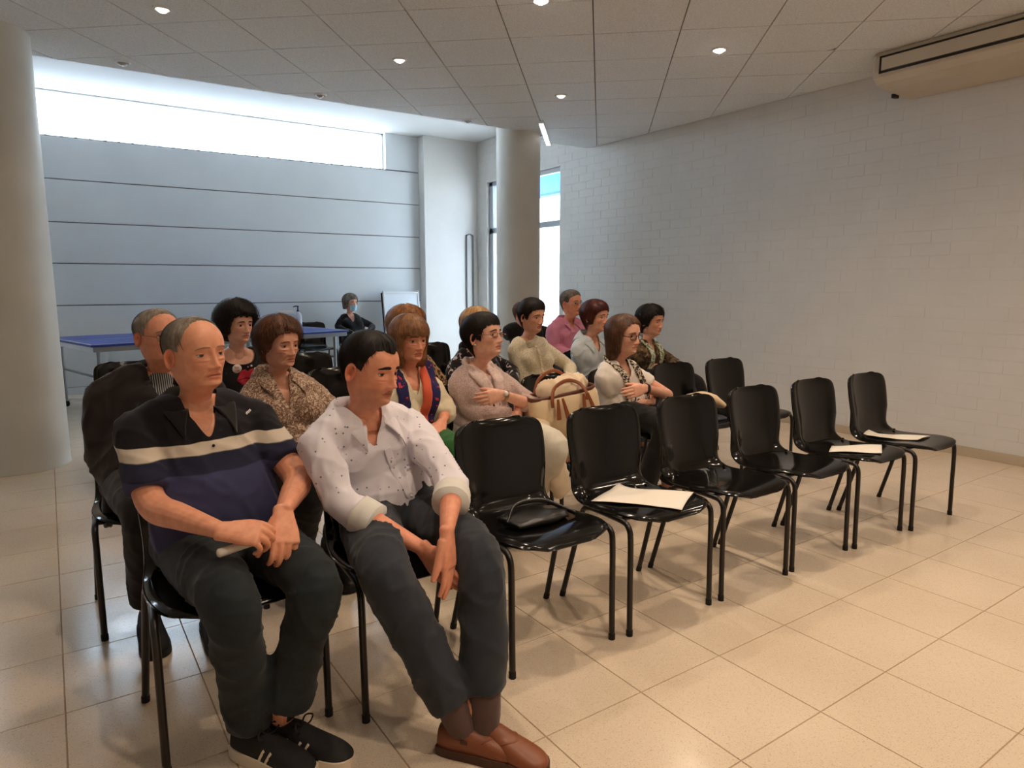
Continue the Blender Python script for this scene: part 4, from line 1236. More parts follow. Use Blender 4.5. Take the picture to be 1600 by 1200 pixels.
def collar(I, m, v_depth=.10, stand=.066, leaf=.042, tipx=.080, tipz=None, name='collar', th=.0018, fr0=150, r0=.072):
    """shirt collar: a stand round the neck, folded over into two leaves lying on the shoulders and chest"""
    r_, f, ax, nk = I['r'], I['f'], I['ax'], I['neck']
    tipz = -v_depth if tipz is None else tipz
    n = 41; T = np.linspace(-1, 1, n); rows = [[] for _ in range(7)]
    for t in T:
        a = abs(t); sg = 1.0 if t >= 0 else -1.0; ph = t * math.radians(fr0); s_ = smooth_step((a - .25) / .75)
        fold = nk + r_ * math.sin(ph) * r0 + f * (-math.cos(ph) * (r0 - .002) - .012 + .012 * s_) + ax * (stand - (stand + .008) * s_)
        foot = nk + r_ * math.sin(ph) * (r0 - .003) + f * (-math.cos(ph) * (r0 - .006) - .012 + .010 * s_) + ax * (.010 - .050 * s_)
        o1 = I['over'](math.sin(ph) * (r0 + leaf), -math.cos(ph) * (r0 + leaf) - .012, .010)
        if (o1 - nk) @ ax < -.09: o1 = o1 + ax * (-.05 - (o1 - nk) @ ax)
        o2 = I['onfront'](sg * tipx, tipz, .007)
        w = smooth_step((a - .42) / .58); out = o1 * (1 - w) + o2 * w
        bul = nrm((fold + out) / 2 - (nk - f * .012 + ax * ((((fold + out) / 2) - nk) @ ax)))
        rows[0].append(foot); rows[1].append((foot + fold) / 2); rows[2].append(fold)
        for k, q in ((3, .12), (4, .40), (5, .72), (6, 1.0)):
            rows[k].append(fold * (1 - q) + out * q + bul * .012 * math.sin(math.pi * min(q * .95, 1)) + bul * .003)
    R_ = np.array(rows); 
    for _ in range(2): R_[2:, 1:-1] = R_[2:, 1:-1] * .5 + (R_[2:, :-2] + R_[2:, 2:]) * .25
    V = R_.reshape(-1, 3); k = n; F = [(i*k + j, i*k + j + 1, (i+1)*k + j + 1, (i+1)*k + j) for i in range(6) for j in range(k - 1)]
    N = vnormals(V, F); V2 = np.concatenate([V + N * th, V - N * th]); o = len(V)
    F2 = F + [tuple(o + a for a in q[::-1]) for q in F]
    for j in range(k - 1):
        F2.append((j + 1, j, o + j, o + j + 1)); b = 6*k; F2.append((b + j, b + j + 1, o + b + j + 1, o + b + j))
    for i in range(6):
        F2.append((i*k, (i+1)*k, o + (i+1)*k, o + i*k)); F2.append(((i+1)*k + k-1, i*k + k-1, o + i*k + k-1, o + (i+1)*k + k-1))
    return mk(name, V2, F2, m, I['root'])

def v_edges(I, m, wid, depth, w=.013, name='placket_edge', top=.85):
    for sg in (1, -1):
        P_ = [I['onfront'](sg * (wid * q ** .8 + .001), -depth + depth * q, .002) for q in np.linspace(-.12, top, 9)]
        strip(name, P_, [w] * 9, [.0028] * 9, m, I['root'], I['f'], n=24)

def neck_band(I, m, rad=.082, fd=.03, w=.008, name='neckband', lift=.0):
    P_ = []
    r_, f, ax, nk = I['r'], I['f'], I['ax'], I['neck']
    for t in np.linspace(0, 2*math.pi, 40, endpoint=False):
        c = max(math.cos(t), 0); R_n = rad * (1 + .25 * c) 
        x, y = math.sin(t) * R_n, math.cos(t) * R_n - .012
        p = I['over'](x, y, .001) if c < .5 else None
        if p is None or abs((p - nk) @ ax) > .12:
            z = -.030 - fd * c
            p = I['onfront'](x, z, .001) if c >= .5 else nk + r_ * x + f * y + ax * z
        P_.append(p)
    P_ = np.array(P_)
    for _ in range(3): P_ = (np.roll(P_, 1, 0) + P_ * 2 + np.roll(P_, -1, 0)) / 4
    P_ = np.concatenate([P_, P_[:1]])
    v, f2 = tube(P_, w, w * .7, side=np.broadcast_to(ax, P_.shape), n=80, k=8, caps=False)
    return mk(name, v, f2, m, I['root'])

def glasses(I, m, lens_m, w=.0225, h=.0165, t=.0014, z=-.003, fwd=.012, square=3.0, name='glasses'):
    parts = []; pl = I['place']; ey = .0325; y = I['face_y'](ey, 0.0) + fwd
    yb = I['face_y'](0, .004)
    y = max(y, yb - .002)
    th = np.linspace(0, 2*math.pi, 28, endpoint=False)
    for sg in (1, -1):
        c = np.sign(np.cos(th)) * np.abs(np.cos(th)) ** (2 / square); s_ = np.sign(np.sin(th)) * np.abs(np.sin(th)) ** (2 / square)
        P_ = np.stack([sg * ey + w * c, y - .10 * (np.abs(sg * ey + w * c) - .01), z + h * s_], -1); P_[:, 1] = y - .18 * np.maximum(np.abs(P_[:, 0]) - .018, 0)
        P_ = np.concatenate([P_, P_[:1]])
        v, f = tube(P_, t, t, side=np.broadcast_to((0, 1, 0), P_.shape), n=57, k=6, caps=False); parts.append((pl(v, False), f, 0))
        v = P_[:-1] * 1.0; parts.append((pl(v, False), [tuple(range(len(v)))], 1))
        a = P_[np.argmax(P_[:, 0] * sg)]; e = np.array([sg * .079, -.012, .006])
        v, f = tube([a, a + np.array([sg * .006, -.008, .003]), (a + e) / 2 + np.array([sg * .012, 0, .004]), e, e + np.array([0, -.012, -.014])], t * .9, t * 1.3, side=(1, 0, 0), n=16, k=6); parts.append((pl(v, False), f, 0))
    v, f = tube([(.0325 - w + .001, y, z + .005), (0, y + .002, z + .008), (-(.0325 - w + .001), y, z + .005)], t, n=8, k=6, side=(0, 0, 1)); parts.append((pl(v, False), f, 0))
    V, F, MI = join(parts)
    o = mk(name, V, F, [m, lens_m], I['root'], True, MI); return o

def shoe(root, heel, yaw, m_up, m_sole, L=.285, w=.050, h=.085, name='shoe', pitch=0.0, low=True, sole_h=.026):
    r_, f = axes(yaw); up = np.array([0, 0, 1.0]); heel = np.array(heel, float)
    cp, sp_ = math.cos(math.radians(pitch)), math.sin(math.radians(pitch))
    fw = f * cp - up * sp_; uw = up * cp + f * sp_
    q_ = L / .285
    prof = [(0.0, .028, .074), (.015*q_, .034, .082), (.05*q_, .039, .084), (.10*q_, .040, .086), (.14*q_, .042, .074), (.19*q_, .046, .060), (.235*q_, .045, .048), (.262*q_, .037, .039), (.277*q_, .024, .030), (.285*q_, .008, .020)]
    rows = []; k = 24; th = np.linspace(0, 2*math.pi, k, endpoint=False)
    D = catmull(np.array([(a, b, c) for a, b, c in prof]), 26)
    for a, b, c in D:
        b = b * w / .048; c = c * h / .085
        cs, sn_ = np.cos(th), np.sin(th)
        x = b * np.sign(cs) * np.abs(cs) ** .8; z = np.where(sn_ > 0, c * np.abs(sn_) ** .75, -.0 * sn_)
        rows.append(heel + r_ * x[:, None] + fw * a + uw * (.018 + np.maximum(z, 0))[:, None])
    V = np.concatenate(rows); n = len(rows)
    F = [(i*k + j, i*k + (j+1) % k, (i+1)*k + (j+1) % k, (i+1)*k + j) for i in range(n-1) for j in range(k)] + [tuple(range(k))[::-1], tuple(range((n-1)*k, n*k))]
    o = mk(name, V, F, m_up, root); o_faces = F
    outl = []
    for a, b, c in D: outl.append((b * w / .048 + .004, a))
    pts = [(-x, a) for x, a in outl] + [(x, a) for x, a in outl[::-1]]
    pts = np.array(pts); pts[:, 1] = np.clip(pts[:, 1] * 1.02 - .004, -.008, L + .006)
    m_ = len(pts); lo = [heel + r_ * x + fw * a + uw * .002 for x, a in pts]; hi = [heel + r_ * x * .985 + fw * a + uw * sole_h for x, a in pts]
    V = np.array(lo + hi); F = [tuple(range(m_))[::-1], tuple(range(m_, 2*m_))] + [(i, (i+1) % m_, m_ + (i+1) % m_, m_ + i) for i in range(m_)]
    mk('sole', V, F, m_sole, o, smooth=False)
    bv = BVHTree.FromPolygons([tuple(q) for q in np.concatenate(rows)], [tuple(q) for q in o_faces])
    def on(a, x=None, z=None, lift=.001):
        if z is None: st_, dr_ = heel + fw * a + r_ * x + uw * .3, -uw
        else: st_, dr_ = heel + fw * a + uw * z + r_ * (.2 if x > 0 else -.2), r_ * (-1 if x > 0 else 1)
        h = bv.ray_cast(Vector(st_), Vector(dr_), .5)
        return np.array(h[0]) + np.array(h[1]) * lift if h[0] is not None else st_ + dr_ * .2
    return o, fw, uw, r_, on

# ================================================================== PEOPLE
H_grey = hair_mat('grey brown hair', rgb(132, 118, 102), rgb(172, 160, 146), .6)
H_dark = hair_mat('near black hair', rgb(34, 27, 25), rgb(20, 16, 15), .58)
H_brown = hair_mat('brown hair', rgb(116, 80, 58), rgb(76, 52, 38), .45)
H_redbrown = hair_mat('auburn hair', rgb(92, 42, 34), rgb(58, 26, 22), .4)
H_fair = hair_mat('fair brown hair', rgb(160, 112, 74), rgb(112, 74, 48), .45)
H_blond = hair_mat('blond hair', rgb(208, 168, 112), rgb(168, 126, 80), .45)
H_ginger = hair_mat('ginger blond hair', rgb(176, 118, 66), rgb(126, 80, 44), .45)
H_ash = hair_mat('ash brown hair', rgb(92, 82, 74), rgb(140, 128, 118), .5)
H_mid = hair_mat('warm brown hair', rgb(112, 72, 50), rgb(82, 52, 38), .5)

M_navy = None
def polo_mat():
    m, nt, b = new_mat('navy striped polo'); v = coords(nt)
    sp = nt.nodes.new('ShaderNodeSeparateXYZ'); nt.links.new(v, sp.inputs[0])
    wob = noise(nt, v, 9, 2)
    h = nt.nodes.new('ShaderNodeMath'); h.operation = 'MULTIPLY_ADD'; nt.links.new(wob, h.inputs[0]); h.inputs[1].default_value = .022; nt.links.new(sp.outputs['Z'], h.inputs[2])
    x = nt.nodes.new('ShaderNodeMath'); x.operation = 'MULTIPLY_ADD'; nt.links.new(sp.outputs['X'], x.inputs[0]); x.inputs[1].default_value = -.02; nt.links.new(h.outputs[0], x.inputs[2])
    z0 = 0.872
    n = nt.nodes.new('ShaderNodeMapRange'); nt.links.new(x.outputs[0], n.inputs[0]); n.inputs[1].default_value = .6; n.inputs[2].default_value = 1.1
    f = lambda z: (z - .6) / .5
    e = .002
    c = ramp(nt, n.outputs[0], [(0.0, rgb(62, 64, 98)), (f(z0 - .085), rgb(62, 64, 98)), (f(z0 - .085) + e, rgb(38, 40, 62)), (f(z0 - .036), rgb(38, 40, 62)), (f(z0 - .036) + e, rgb(214, 200, 182)), (f(z0), rgb(214, 200, 182)), (f(z0) + e, rgb(27, 25, 31)), (1.0, rgb(27, 25, 31))])
    nt.links.new(c, b.inputs['Base Color']); b.inputs['Roughness'].default_value = .85; b.inputs['Sheen Weight'].default_value = .1; b.inputs['Specular IOR Level'].default_value = .2
    bump(nt, b, noise(nt, v, 700, 2), .25, .0008)
    return m
M_polo = polo_mat()
M_jeans = cloth('dark jeans', rgb(38, 44, 48), .8, 700, .3, .18, .1)
M_slate = cloth('slate trousers', rgb(52, 56, 64), .85, 900, .2, .1, .15)
M_black_cloth = cloth('black cloth', rgb(24, 22, 24), .85)
M_jacket = cloth('dark brown jacket', rgb(44, 38, 38), .8)
M_white_sole = plain('off white rubber', rgb(225, 208, 184), .5)
M_blk_suede = plain('black suede', rgb(28, 26, 28), .8, bmp=.2, bscale=300)
M_brown_leather = plain('brown leather', rgb(132, 74, 46), .42, var=.12, vscale=9, bmp=.12, bscale=90)
M_brown_dark = plain('dark brown rubber', rgb(74, 42, 28), .6)
M_sock = cloth('brown sock', rgb(92, 70, 64), .9, 1200, .4)
M_lens = bpy.data.materials.new('spectacle lens'); M_lens.use_nodes = True
_b = M_lens.node_tree.nodes['Principled BSDF']; _b.inputs['Transmission Weight'].default_value = 1; _b.inputs['Roughness'].default_value = 0.02; _b.inputs['IOR'].default_value = 1.05
M_gold = plain('thin metal', rgb(150, 120, 84), .3, metal=.9)
M_blackframe = plain('dark frame', rgb(34, 26, 26), .3)
M_redframe = plain('brown frame', rgb(110, 52, 44), .3)
M_silver = plain('silver', rgb(190, 190, 192), .3, metal=.9)
def dots(nt, v): return ramp(nt, voronoi(nt, v, 42, rnd=.75), [(.10, 1.0), (.16, 0.0)])
M_dots = two_tone('dotted shirt', rgb(234, 228, 236), rgb(112, 116, 140), dots)
M_cuff = cloth('white cuff', rgb(226, 222, 214), .8, 900, .2, .03)
M_incollar = cloth('patterned collar lining', rgb(128, 108, 96), .85)
def striped(nt, v):
    w = nt.nodes.new('ShaderNodeTexWave'); w.wave_type = 'BANDS'; w.bands_direction = 'X'; w.inputs['Scale'].default_value = 40; w.inputs['Distortion'].default_value = .6
    nt.links.new(v, w.inputs['Vector']); return ramp(nt, w.outputs['Fac'], [(.62, 0.0), (.75, 1.0)])
M_stripe = two_tone('striped shirt', rgb(58, 60, 64), rgb(176, 176, 176), striped)
def floral(nt, v): return ramp(nt, noise(nt, v, 46, 4, .6, 2.2), [(.44, 0.0), (.50, 1.0), (.56, 1.0), (.62, .2)])
M_floral = two_tone('patterned blouse', rgb(212, 186, 162), rgb(112, 78, 62), floral)
def leopard(nt, v): return ramp(nt, voronoi(nt, v, 34), [(.20, 0.0), (.30, 1.0), (.44, 1.0), (.55, 0.0)])
M_leopard = two_tone('leopard print', rgb(176, 134, 92), rgb(34, 26, 22), leopard)
M_bwprint = two_tone('dark print', rgb(26, 22, 26), rgb(188, 172, 170), lambda nt, v: ramp(nt, noise(nt, v, 26, 2, .5, 1.0), [(.60, 0.0), (.65, 1.0)]))
M_camo = two_tone('mottled brown jacket', rgb(104, 82, 56), rgb(58, 42, 32), lambda nt, v: ramp(nt, noise(nt, v, 20, 3, .6, .6), [(.46, 0.0), (.54, 1.0)]), third=(rgb(150, 130, 92), lambda nt, v: ramp(nt, noise(nt, v, 31, 2, .5, .4), [(.60, 0.0), (.64, .8)])))
def knit(name, a, c, sc=150):
    m, nt, b = new_mat(name); v = coords(nt); f = noise(nt, v, sc, 3, .6)
    nt.links.new(mix(nt, ramp(nt, f, [(.38, 0.0), (.62, 1.0)]), a, c), b.inputs['Base Color']); b.inputs['Roughness'].default_value = .9; b.inputs['Sheen Weight'].default_value = .3; b.inputs['Specular IOR Level'].default_value = .15
    bump(nt, b, f, .5, .003); return m
M_pinkknit = knit('pink grey jumper', rgb(176, 150, 144), rgb(204, 178, 170))
M_pinkscarf = knit('pale pink wrap', rgb(206, 180, 172), rgb(224, 200, 192), 90)
M_creamknit = knit('cream knit jacket', rgb(186, 172, 144), rgb(232, 220, 194), 170)
M_creamcard = cloth('cream cardigan', rgb(232, 218, 188), .9, 500, .4)
M_whitetee = cloth('white cotton', rgb(232, 222, 212), .85)
M_teeprint = plain('brown print', rgb(66, 50, 44), .8)
M_pink = cloth('pink shirt', rgb(208, 132, 158), .85)
M_palebl = cloth('pale blue grey shirt', rgb(196, 204, 210), .8)
M_greyblue = cloth('blue grey cloth', rgb(74, 82, 96), .85)
M_green = cloth('green cloth', rgb(36, 92, 40), .85)
M_whitetrs = cloth('off white trousers', rgb(216, 208, 192), .85)
M_orange = cloth('orange scarf', rgb(214, 92, 62), .85)
M_bluescarf = two_tone('navy scarf with spots', rgb(40, 34, 84), rgb(196, 60, 62), lambda nt, v: ramp(nt, noise(nt, v, 40, 2), [(.62, 0.0), (.66, 1.0)]))
M_creamspot = two_tone('black and cream scarf', rgb(34, 30, 36), rgb(206, 190, 150), lambda nt, v: ramp(nt, voronoi(nt, v, 55), [(.25, 1.0), (.36, 0.0)]))
M_leafscarf = two_tone('pale green scarf', rgb(206, 214, 190), rgb(110, 128, 88), lambda nt, v: ramp(nt, noise(nt, v, 50, 2), [(.52, 0.0), (.56, 1.0)]))
M_teescarf = two_tone('black and white scarf', rgb(214, 198, 176), rgb(52, 44, 42), lambda nt, v: ramp(nt, noise(nt, v, 42, 2, .5, 1.5), [(.47, 0.0), (.52, 1.0)]))
M_mask = cloth('pale blue face mask', rgb(176, 214, 232), .8, 400, .2)
M_red = cloth('red print', rgb(182, 40, 58), .8)
M_badge = plain('white badge', rgb(238, 226, 218), .3)
M_badgered = plain('red badge print', rgb(186, 56, 44), .4)

SK_M = (240, 172, 138); SK_R = (236, 164, 132); SK_F = (236, 180, 154); SK_O = (230, 170, 142)

# ---- front row: man in navy polo
m1_an = dict(R=np.array((0.372, 1.855, 0.100)), L=np.array((0.452, 1.828, 0.100)))
def m1_heel(sd):
    y_ = math.radians(33); return m1_an[sd] * [1, 1, 0] - np.array([math.sin(y_), -math.cos(y_), 0]) * .05
m1 = person(dict(seed=11, own_shoes=1, label='man in a navy polo shirt with a white chest stripe, hands clasped on his lap', pel=(.385, 2.20, .560), head=(0.357, 2.210, 1.116), yaw=6, hyaw=22, hpitch=1, hroll=-2,
    sw=.166, build=1.0, belly=.075, slouch=.02, drop=.055, skin=SK_M, iris=(86, 92, 98), hs=.94,
    hair='balding', hairm=H_grey, browm=hair_mat('pale brow', rgb(184, 136, 106)), strands=500, browt=.0030, jowl=.8, jaw=1.06, age=1.4, nose=1.02, nosew=1.12, lid=7, low=-24, frown=.004, lips=.55, lipc=(.84, .68, .66), earscale=1.08, dense=1.0, lash=.6, gaze=(.1, -.1),
    arms=dict(R=dict(el=(0.194, 2.100, 0.697), wr=(0.331, 1.840, 0.677), hd=(.86, -.46, -.10), hn=(.16, .50, -.85), sleeve=.80, curls=((.75, .95, .5), (.85, 1.0, .5), (.9, 1.0, .5), (.95, 1.0, .5)), thumb=(.55, .9, .5), vox=.0028, hs=1.03),
              L=dict(el=(0.608, 2.080, 0.708), wr=(0.497, 1.870, 0.689), hd=(-.16, -.66, -.73), hn=(-.10, .74, -.66), sleeve=.72, curls=((.5, .75, .45), (.55, .85, .45), (.6, .9, .45), (.65, .9, .45)), thumb=(.6, .8, .5), vox=.0028, hs=1.03)),
    legs=dict(R=dict(kn=(.325, 1.745, .525), an=(0.372, 1.855, 0.100), hem=.98, flare=.030), L=dict(kn=(.545, 1.735, .520), an=(0.452, 1.828, 0.100), hem=.86, flare=.036)), legr=.97,
    topm=M_polo, botm=M_jeans, topname='polo_shirt', botname='jeans', neckline=('v', .052, .115, .074), wr=.0045, vox=.0085, twr=.006, tvox=.010, loose=.013, armr=1.04, wf=34))
collar(m1, cloth('black collar', rgb(24, 23, 27)), tipx=.070, tipz=-.100)
v_edges(m1, cloth('black placket', rgb(24, 23, 27)), .052, .115, .010)
# woven mark on the chest
p = [m1['onfront'](-.138 - .006 * q, -.040 + .0025 * q, .002) for q in range(-2, 3)]
strip('chest_mark', p, [.004] * 5, [.0012] * 5, plain('pale thread', rgb(206, 198, 200), .7), m1['root'], m1['f'], n=10)
for i, z in enumerate((-.112,)):
    v, f = ellipsoid(m1['onfront'](0.002, z - .012, .002), (.0045, .003, .0045), 10, 6); mk('button', v, f, M_black_cloth, m1['root'])
def sneaker(I, heel, yaw):
    o, fw, uw, rr, on = shoe(I['root'], heel, yaw, M_blk_suede, M_white_sole, L=.280, w=.046, h=.080, sole_h=.036, name='sneaker')
    for a in (.120, .145):
        for sg in (1, -1):
            P_ = [on(a + .018 * t, sg, .030 + .036 * t, .0012) for t in np.linspace(0, 1, 6)]
            strip('stripe', P_, [.0055] * 6, [.0016] * 6, M_white_sole, o, rr * sg, n=12)
    for a in (.118, .138, .158):
        P_ = [on(a + .004 * math.sin(x * 90), x, None, .002) for x in np.linspace(-.022, .022, 7)]
        v, f = tube(P_, .0026, n=20, k=6); mk('lace', v, f, M_blk_suede, o)
    t0 = on(.118, .004, None, .003)
    for sg in (1, -1):
        P_ = [t0, t0 + uw * .022 + rr * sg * .020, t0 + uw * .016 + rr * sg * .038 + fw * .012, t0 + uw * .002 + rr * sg * .024 + fw * .012, t0 + fw * .004]
        v, f = tube(P_, .0026, n=30, k=6); mk('lace', v, f, M_blk_suede, o)
    b0 = on(.085, 0, None, -.01)
    v, f = tube([b0, b0 + uw * .030 + fw * .004, b0 + uw * .044 - fw * .002], [.026, .023, .014], [.005, .0045, .003], side=rr, n=12, k=12); mk('tongue', v, f, M_blk_suede, o)
    P_ = [on(.004, .0, None, -.004) - uw * .03, on(.004, 0, None, .004)]
    strip('heel_tab', P_, [.012, .012], [.004, .004], M_white_sole, o, -fw, n=6)
    return o
sneaker(m1, m1_heel('R'), 30); sneaker(m1, m1_heel('L'), 36)

# ---- front row: man in pale dotted shirt
m2 = person(dict(seed=22, own_shoes=1, label='dark-haired man in a pale dotted shirt leaning forward, hands hanging clasped between his knees', pel=(.925, 2.10, .575), head=(0.826, 2.000, 1.056), yaw=14, hyaw=24, hpitch=-8, hroll=3,
    sw=.180, build=.98, belly=.03, slouch=.06, drop=.060, skin=SK_R, iris=(52, 36, 28), hs=.93,
    hair='widow', hairm=H_dark, strands=700, browt=.0052, age=1.3, nose=1.18, nosew=1.1, lid=12, low=-24, frown=.004, lips=.5, lipc=(.74, .56, .52), stubble=.55, jaw=1.02, earscale=1.10, flare=32, dense=1.0, gaze=(.2, 0), chin=1.1,
    arms=dict(R=dict(el=(0.681, 1.930, 0.664), wr=(0.847, 1.700, 0.557), hd=(.42, -.55, -.72), hn=(.80, .45, .12), sleeve=1.42, cuff=(.062, .004), curl=(.15, .25, .15), thumb=(.5, .3, .2), vox=.0028, hs=1.02),
              L=dict(el=(1.020, 1.830, 0.692), wr=(0.881, 1.620, 0.625), hd=(-.06, -.22, -.97), hn=(-.62, .74, -.10), sleeve=1.40, cuff=(.055, .004), curls=((.12, .2, .15), (.10, .18, .12), (.12, .2, .12), (.16, .22, .15)), spread=.05, thumb=(.42, .25, .2), vox=.0028, hs=1.05)),
    legs=dict(R=dict(kn=(.700, 1.655, .545), an=(0.868, 1.544, 0.100), hem=.90, flare=.020), L=dict(kn=(.985, 1.600, .535), an=(0.936, 1.512, 0.100), hem=.86, flare=.020)), legr=1.0,
    topm=M_dots, botm=M_slate, cuffm=M_cuff, topname='shirt', neckline=('v', .040, .088, .070), wr=.0065, vox=.0075, twr=.006, tvox=.010, loose=.011, armr=.95, wf=36))
collar(m2, M_dots, tipx=.066, tipz=-.098, leaf=.036, r0=.069)
v_edges(m2, M_dots, .040, .088, .012)
# button placket
P_ = [m2['onfront'](0.0, z, .002) for z in np.linspace(-.095, -.29, 14)]
strip('placket', P_, [.014] * 14, [.0022] * 14, M_dots, m2['root'], m2['f'], n=40)
for z in (-.14, -.205, -.27):
    v, f = ellipsoid(m2['onfront'](0, z, .005), (.0045, .003, .0045), 10, 6); mk('button', v, f, M_cuff, m2['root'])
P_ = [m2['onfront'](x, -.185 - abs(x + .08) * .05, .0015) for x in np.linspace(-.045, -.105, 9)]
strip('pocket_edge', P_, [.006] * 9, [.0018] * 9, M_dots, m2['root'], m2['f'], n=14)
for sd, yw in (('L', 30), ('R', 42)):
    An, d2, endp = m2['ankles'][sd]
    v, f = tube([An - d2 * .17, An - d2 * .05, An + d2 * .06], [.055, .047, .041], side=m2['r'], n=16, k=18)
    v = wrinkle(v, f, .002, 3, None, 80); mk('sock', v, f, M_sock, m2['root'])
def leather(I, heel, yaw):
    o, fw, uw, rr, on = shoe(I['root'], heel, yaw, M_brown_leather, M_brown_dark, L=.262, w=.050, h=.066, name='leather_shoe')
    for sg in (1, -1):
        P_ = [on(a_, sg, .052, .0008) for a_ in (.074, .084, .094)]
        strip('elastic_gore', P_, [.009, .011, .009], [.0014] * 3, M_brown_dark, o, rr * sg, n=8)
    P_ = [on(.135 + .03 * (1 - (x / .034) ** 2), x, None, .0005) for x in np.linspace(-.034, .034, 11)]
    strip('seam', P_, [.003] * 11, [.0018] * 11, M_brown_leather, o, uw, n=24)
m2_an = dict(R=np.array((0.868, 1.544, 0.100)), L=np.array((0.936, 1.512, 0.100)))
for sd, yw in (('R', 40), ('L', 22)):
    y_ = math.radians(yw); leather(m2, m2_an[sd] * [1, 1, 0] - np.array([math.sin(y_), -math.cos(y_), 0]) * .055, yw)

# ---- second row
m3 = person(dict(seed=33, own_shoes=1, label='grey-haired man in a dark jacket over a striped shirt, half hidden behind the navy polo', pel=(.30, 3.05, .575), head=(0.354, 3.020, 1.118), yaw=4, hyaw=20, hpitch=2,
    sw=.190, build=1.04, belly=.03, drop=.06, skin=SK_R, hs=.93, hair='balding', hairm=H_grey, age=1.3, lid=12, low=-28, frown=.005, lips=.6, jaw=1.02, nose=1.1, hairmod=dict(end=[.100, .098, .085, .060, .004, .014, -.020, -.062, -.078, -.080]),
    arms=dict(R=dict(el=(0.128, 3.070, 0.642), wr=(0.219, 2.860, 0.486), sleeve=2, vox=.005), L=dict(el=(.56, 3.05, .70), wr=(.42, 2.80, .62), sleeve=2, vox=.005)),
    legs=dict(R=dict(kn=(.22, 2.62, .53), an=(.22, 2.80, .10)), L=dict(kn=(.42, 2.62, .53), an=(.42, 2.66, .10))),
    topm=M_jacket, botm=M_black_cloth, topname='jacket', neckline=('v', .058, .17, .074), loose=.022, fit=.018, wr=.006, vox=.010))
collar(m3, M_jacket, tipx=.10, tipz=-.14, leaf=.06, r0=.082, name='jacket_collar')
v, f = fuse([tube([m3['neck'] - m3['ax'] * .24 + m3['f'] * .072, m3['neck'] - m3['ax'] * .10 + m3['f'] * .052, m3['neck'] - m3['ax'] * .02 + m3['f'] * .005], [.10, .082, .066], [.052, .046, .060], side=m3['r'], n=18, k=22)], .010, 2)
mk('striped_shirt', v, f, M_stripe, m3['root'])
P_ = np.array([m3['S']['R'] * .2 + q for q in [0]])
v, f = tube([(.16, 3.02, .60), (.13, 2.98, .50), (.12, 2.94, .40)], [.045, .055, .05], [.02, .018, .012], side=(0, 1, 0), n=14, k=14, power=3); v = wrinkle(v, f, .006, 4); mk('jacket_tail', v, f, M_jacket, m3['root'])
for sd, x in (('R', .22), ('L', .42)): shoe(m3['root'], (x, 2.84 if sd == 'R' else 2.72, 0), 0, M_blk_suede, M_cap, name='shoe')
glasses(m3, M_gold, M_lens, t=.0009)

w5 = person(dict(seed=44, label='older woman with puffed brown hair in a brown and cream patterned blouse', pel=(.88, 3.02, .575), head=(0.822, 3.000, 1.063), yaw=4, hyaw=19, hpitch=-3,
    sw=.126, armr=.80, neckw=.88, build=.92, bust=.5, drop=.076, skin=SK_O, hs=.87, hair='puffy', hairm=H_mid, hairmod=dict(curl=.010, cf=230, amp=.001, lift=2.0), strands=900, age=1.7, lid=13, low=-28, frown=.004, lips=.7, lipc=(.80, .58, .55), browt=.0024, browm=H_mid, jowl=.7, nose=1.05,
    arms=dict(R=dict(el=(.66, 3.02, .70), wr=(.80, 2.80, .62), sleeve=2, vox=.005), L=dict(el=(1.10, 3.00, .70), wr=(.95, 2.78, .63), sleeve=2, vox=.005)),
    legs=dict(R=dict(kn=(.80, 2.60, .53), an=(.80, 2.86, .10)), L=dict(kn=(.97, 2.60, .53), an=(.97, 2.86, .10))),
    topm=M_floral, botm=M_black_cloth, topname='blouse', neckline=('v', .040, .135, .068), wr=.005, vox=.010, loose=.018, fit=.014))
collar(w5, M_floral, tipx=.065, tipz=-.085, leaf=.034)
v_edges(w5, M_floral, .040, .135, .011)

w7 = person(dict(seed=55, label='woman with fair fringed hair in a cream cardigan with an orange and navy scarf', pel=(1.42, 3.04, .575), head=(1.450, 3.010, 1.054), yaw=0, hyaw=4, hpitch=-2,
    sw=.138, armr=.84, neckw=.88, build=.92, bust=.6, drop=.076, skin=SK_R, hs=.92, hair='fringe', hairm=H_fair, strands=1100, hairmod=dict(jag=.006), ears=False, age=1.3, lid=13, low=-28, frown=.005, lips=.7, browm=H_fair,
    arms=dict(R=dict(el=(1.20, 3.02, .68), wr=(1.34, 2.80, .62), sleeve=2, vox=.005), L=dict(el=(1.658, 3.030, 0.682), wr=(1.524, 2.840, 0.656), hd=(-.6, -.6, -.4), hn=(-.3, .4, -.8), sleeve=1.5, vox=.0045)),
    legs=dict(R=dict(kn=(1.33, 2.60, .53), an=(1.33, 2.86, .10)), L=dict(kn=(1.51, 2.60, .54), an=(1.51, 2.86, .10))), legr=1.1,
    topm=M_creamcard, botm=M_green, topname='cardigan', botname='green_skirt', neckline=('v', .050, .14, .070), wr=.004, loose=.016, fit=.012))
for sx_, mm, w0 in ((.072, M_bluescarf, .030), (-.066, M_orange, .024), (-.108, M_bluescarf, .026)):
    P_ = [w7['neck'] + w7['r'] * sx_ * .75 - w7['f'] * .05 + w7['ax'] * .035, w7['neck'] + w7['r'] * sx_ * 1.0 + w7['f'] * .01 + w7['ax'] * .030] + [w7['onfront'](sx_ * (1 - .25 * q), -.05 - .20 * q, .010) for q in np.linspace(0, 1, 6)]
    strip('scarf_band', P_, [w0] * len(P_), [.010] * len(P_), mm, w7['root'], w7['f'], n=36, seed=5, wr=.003)
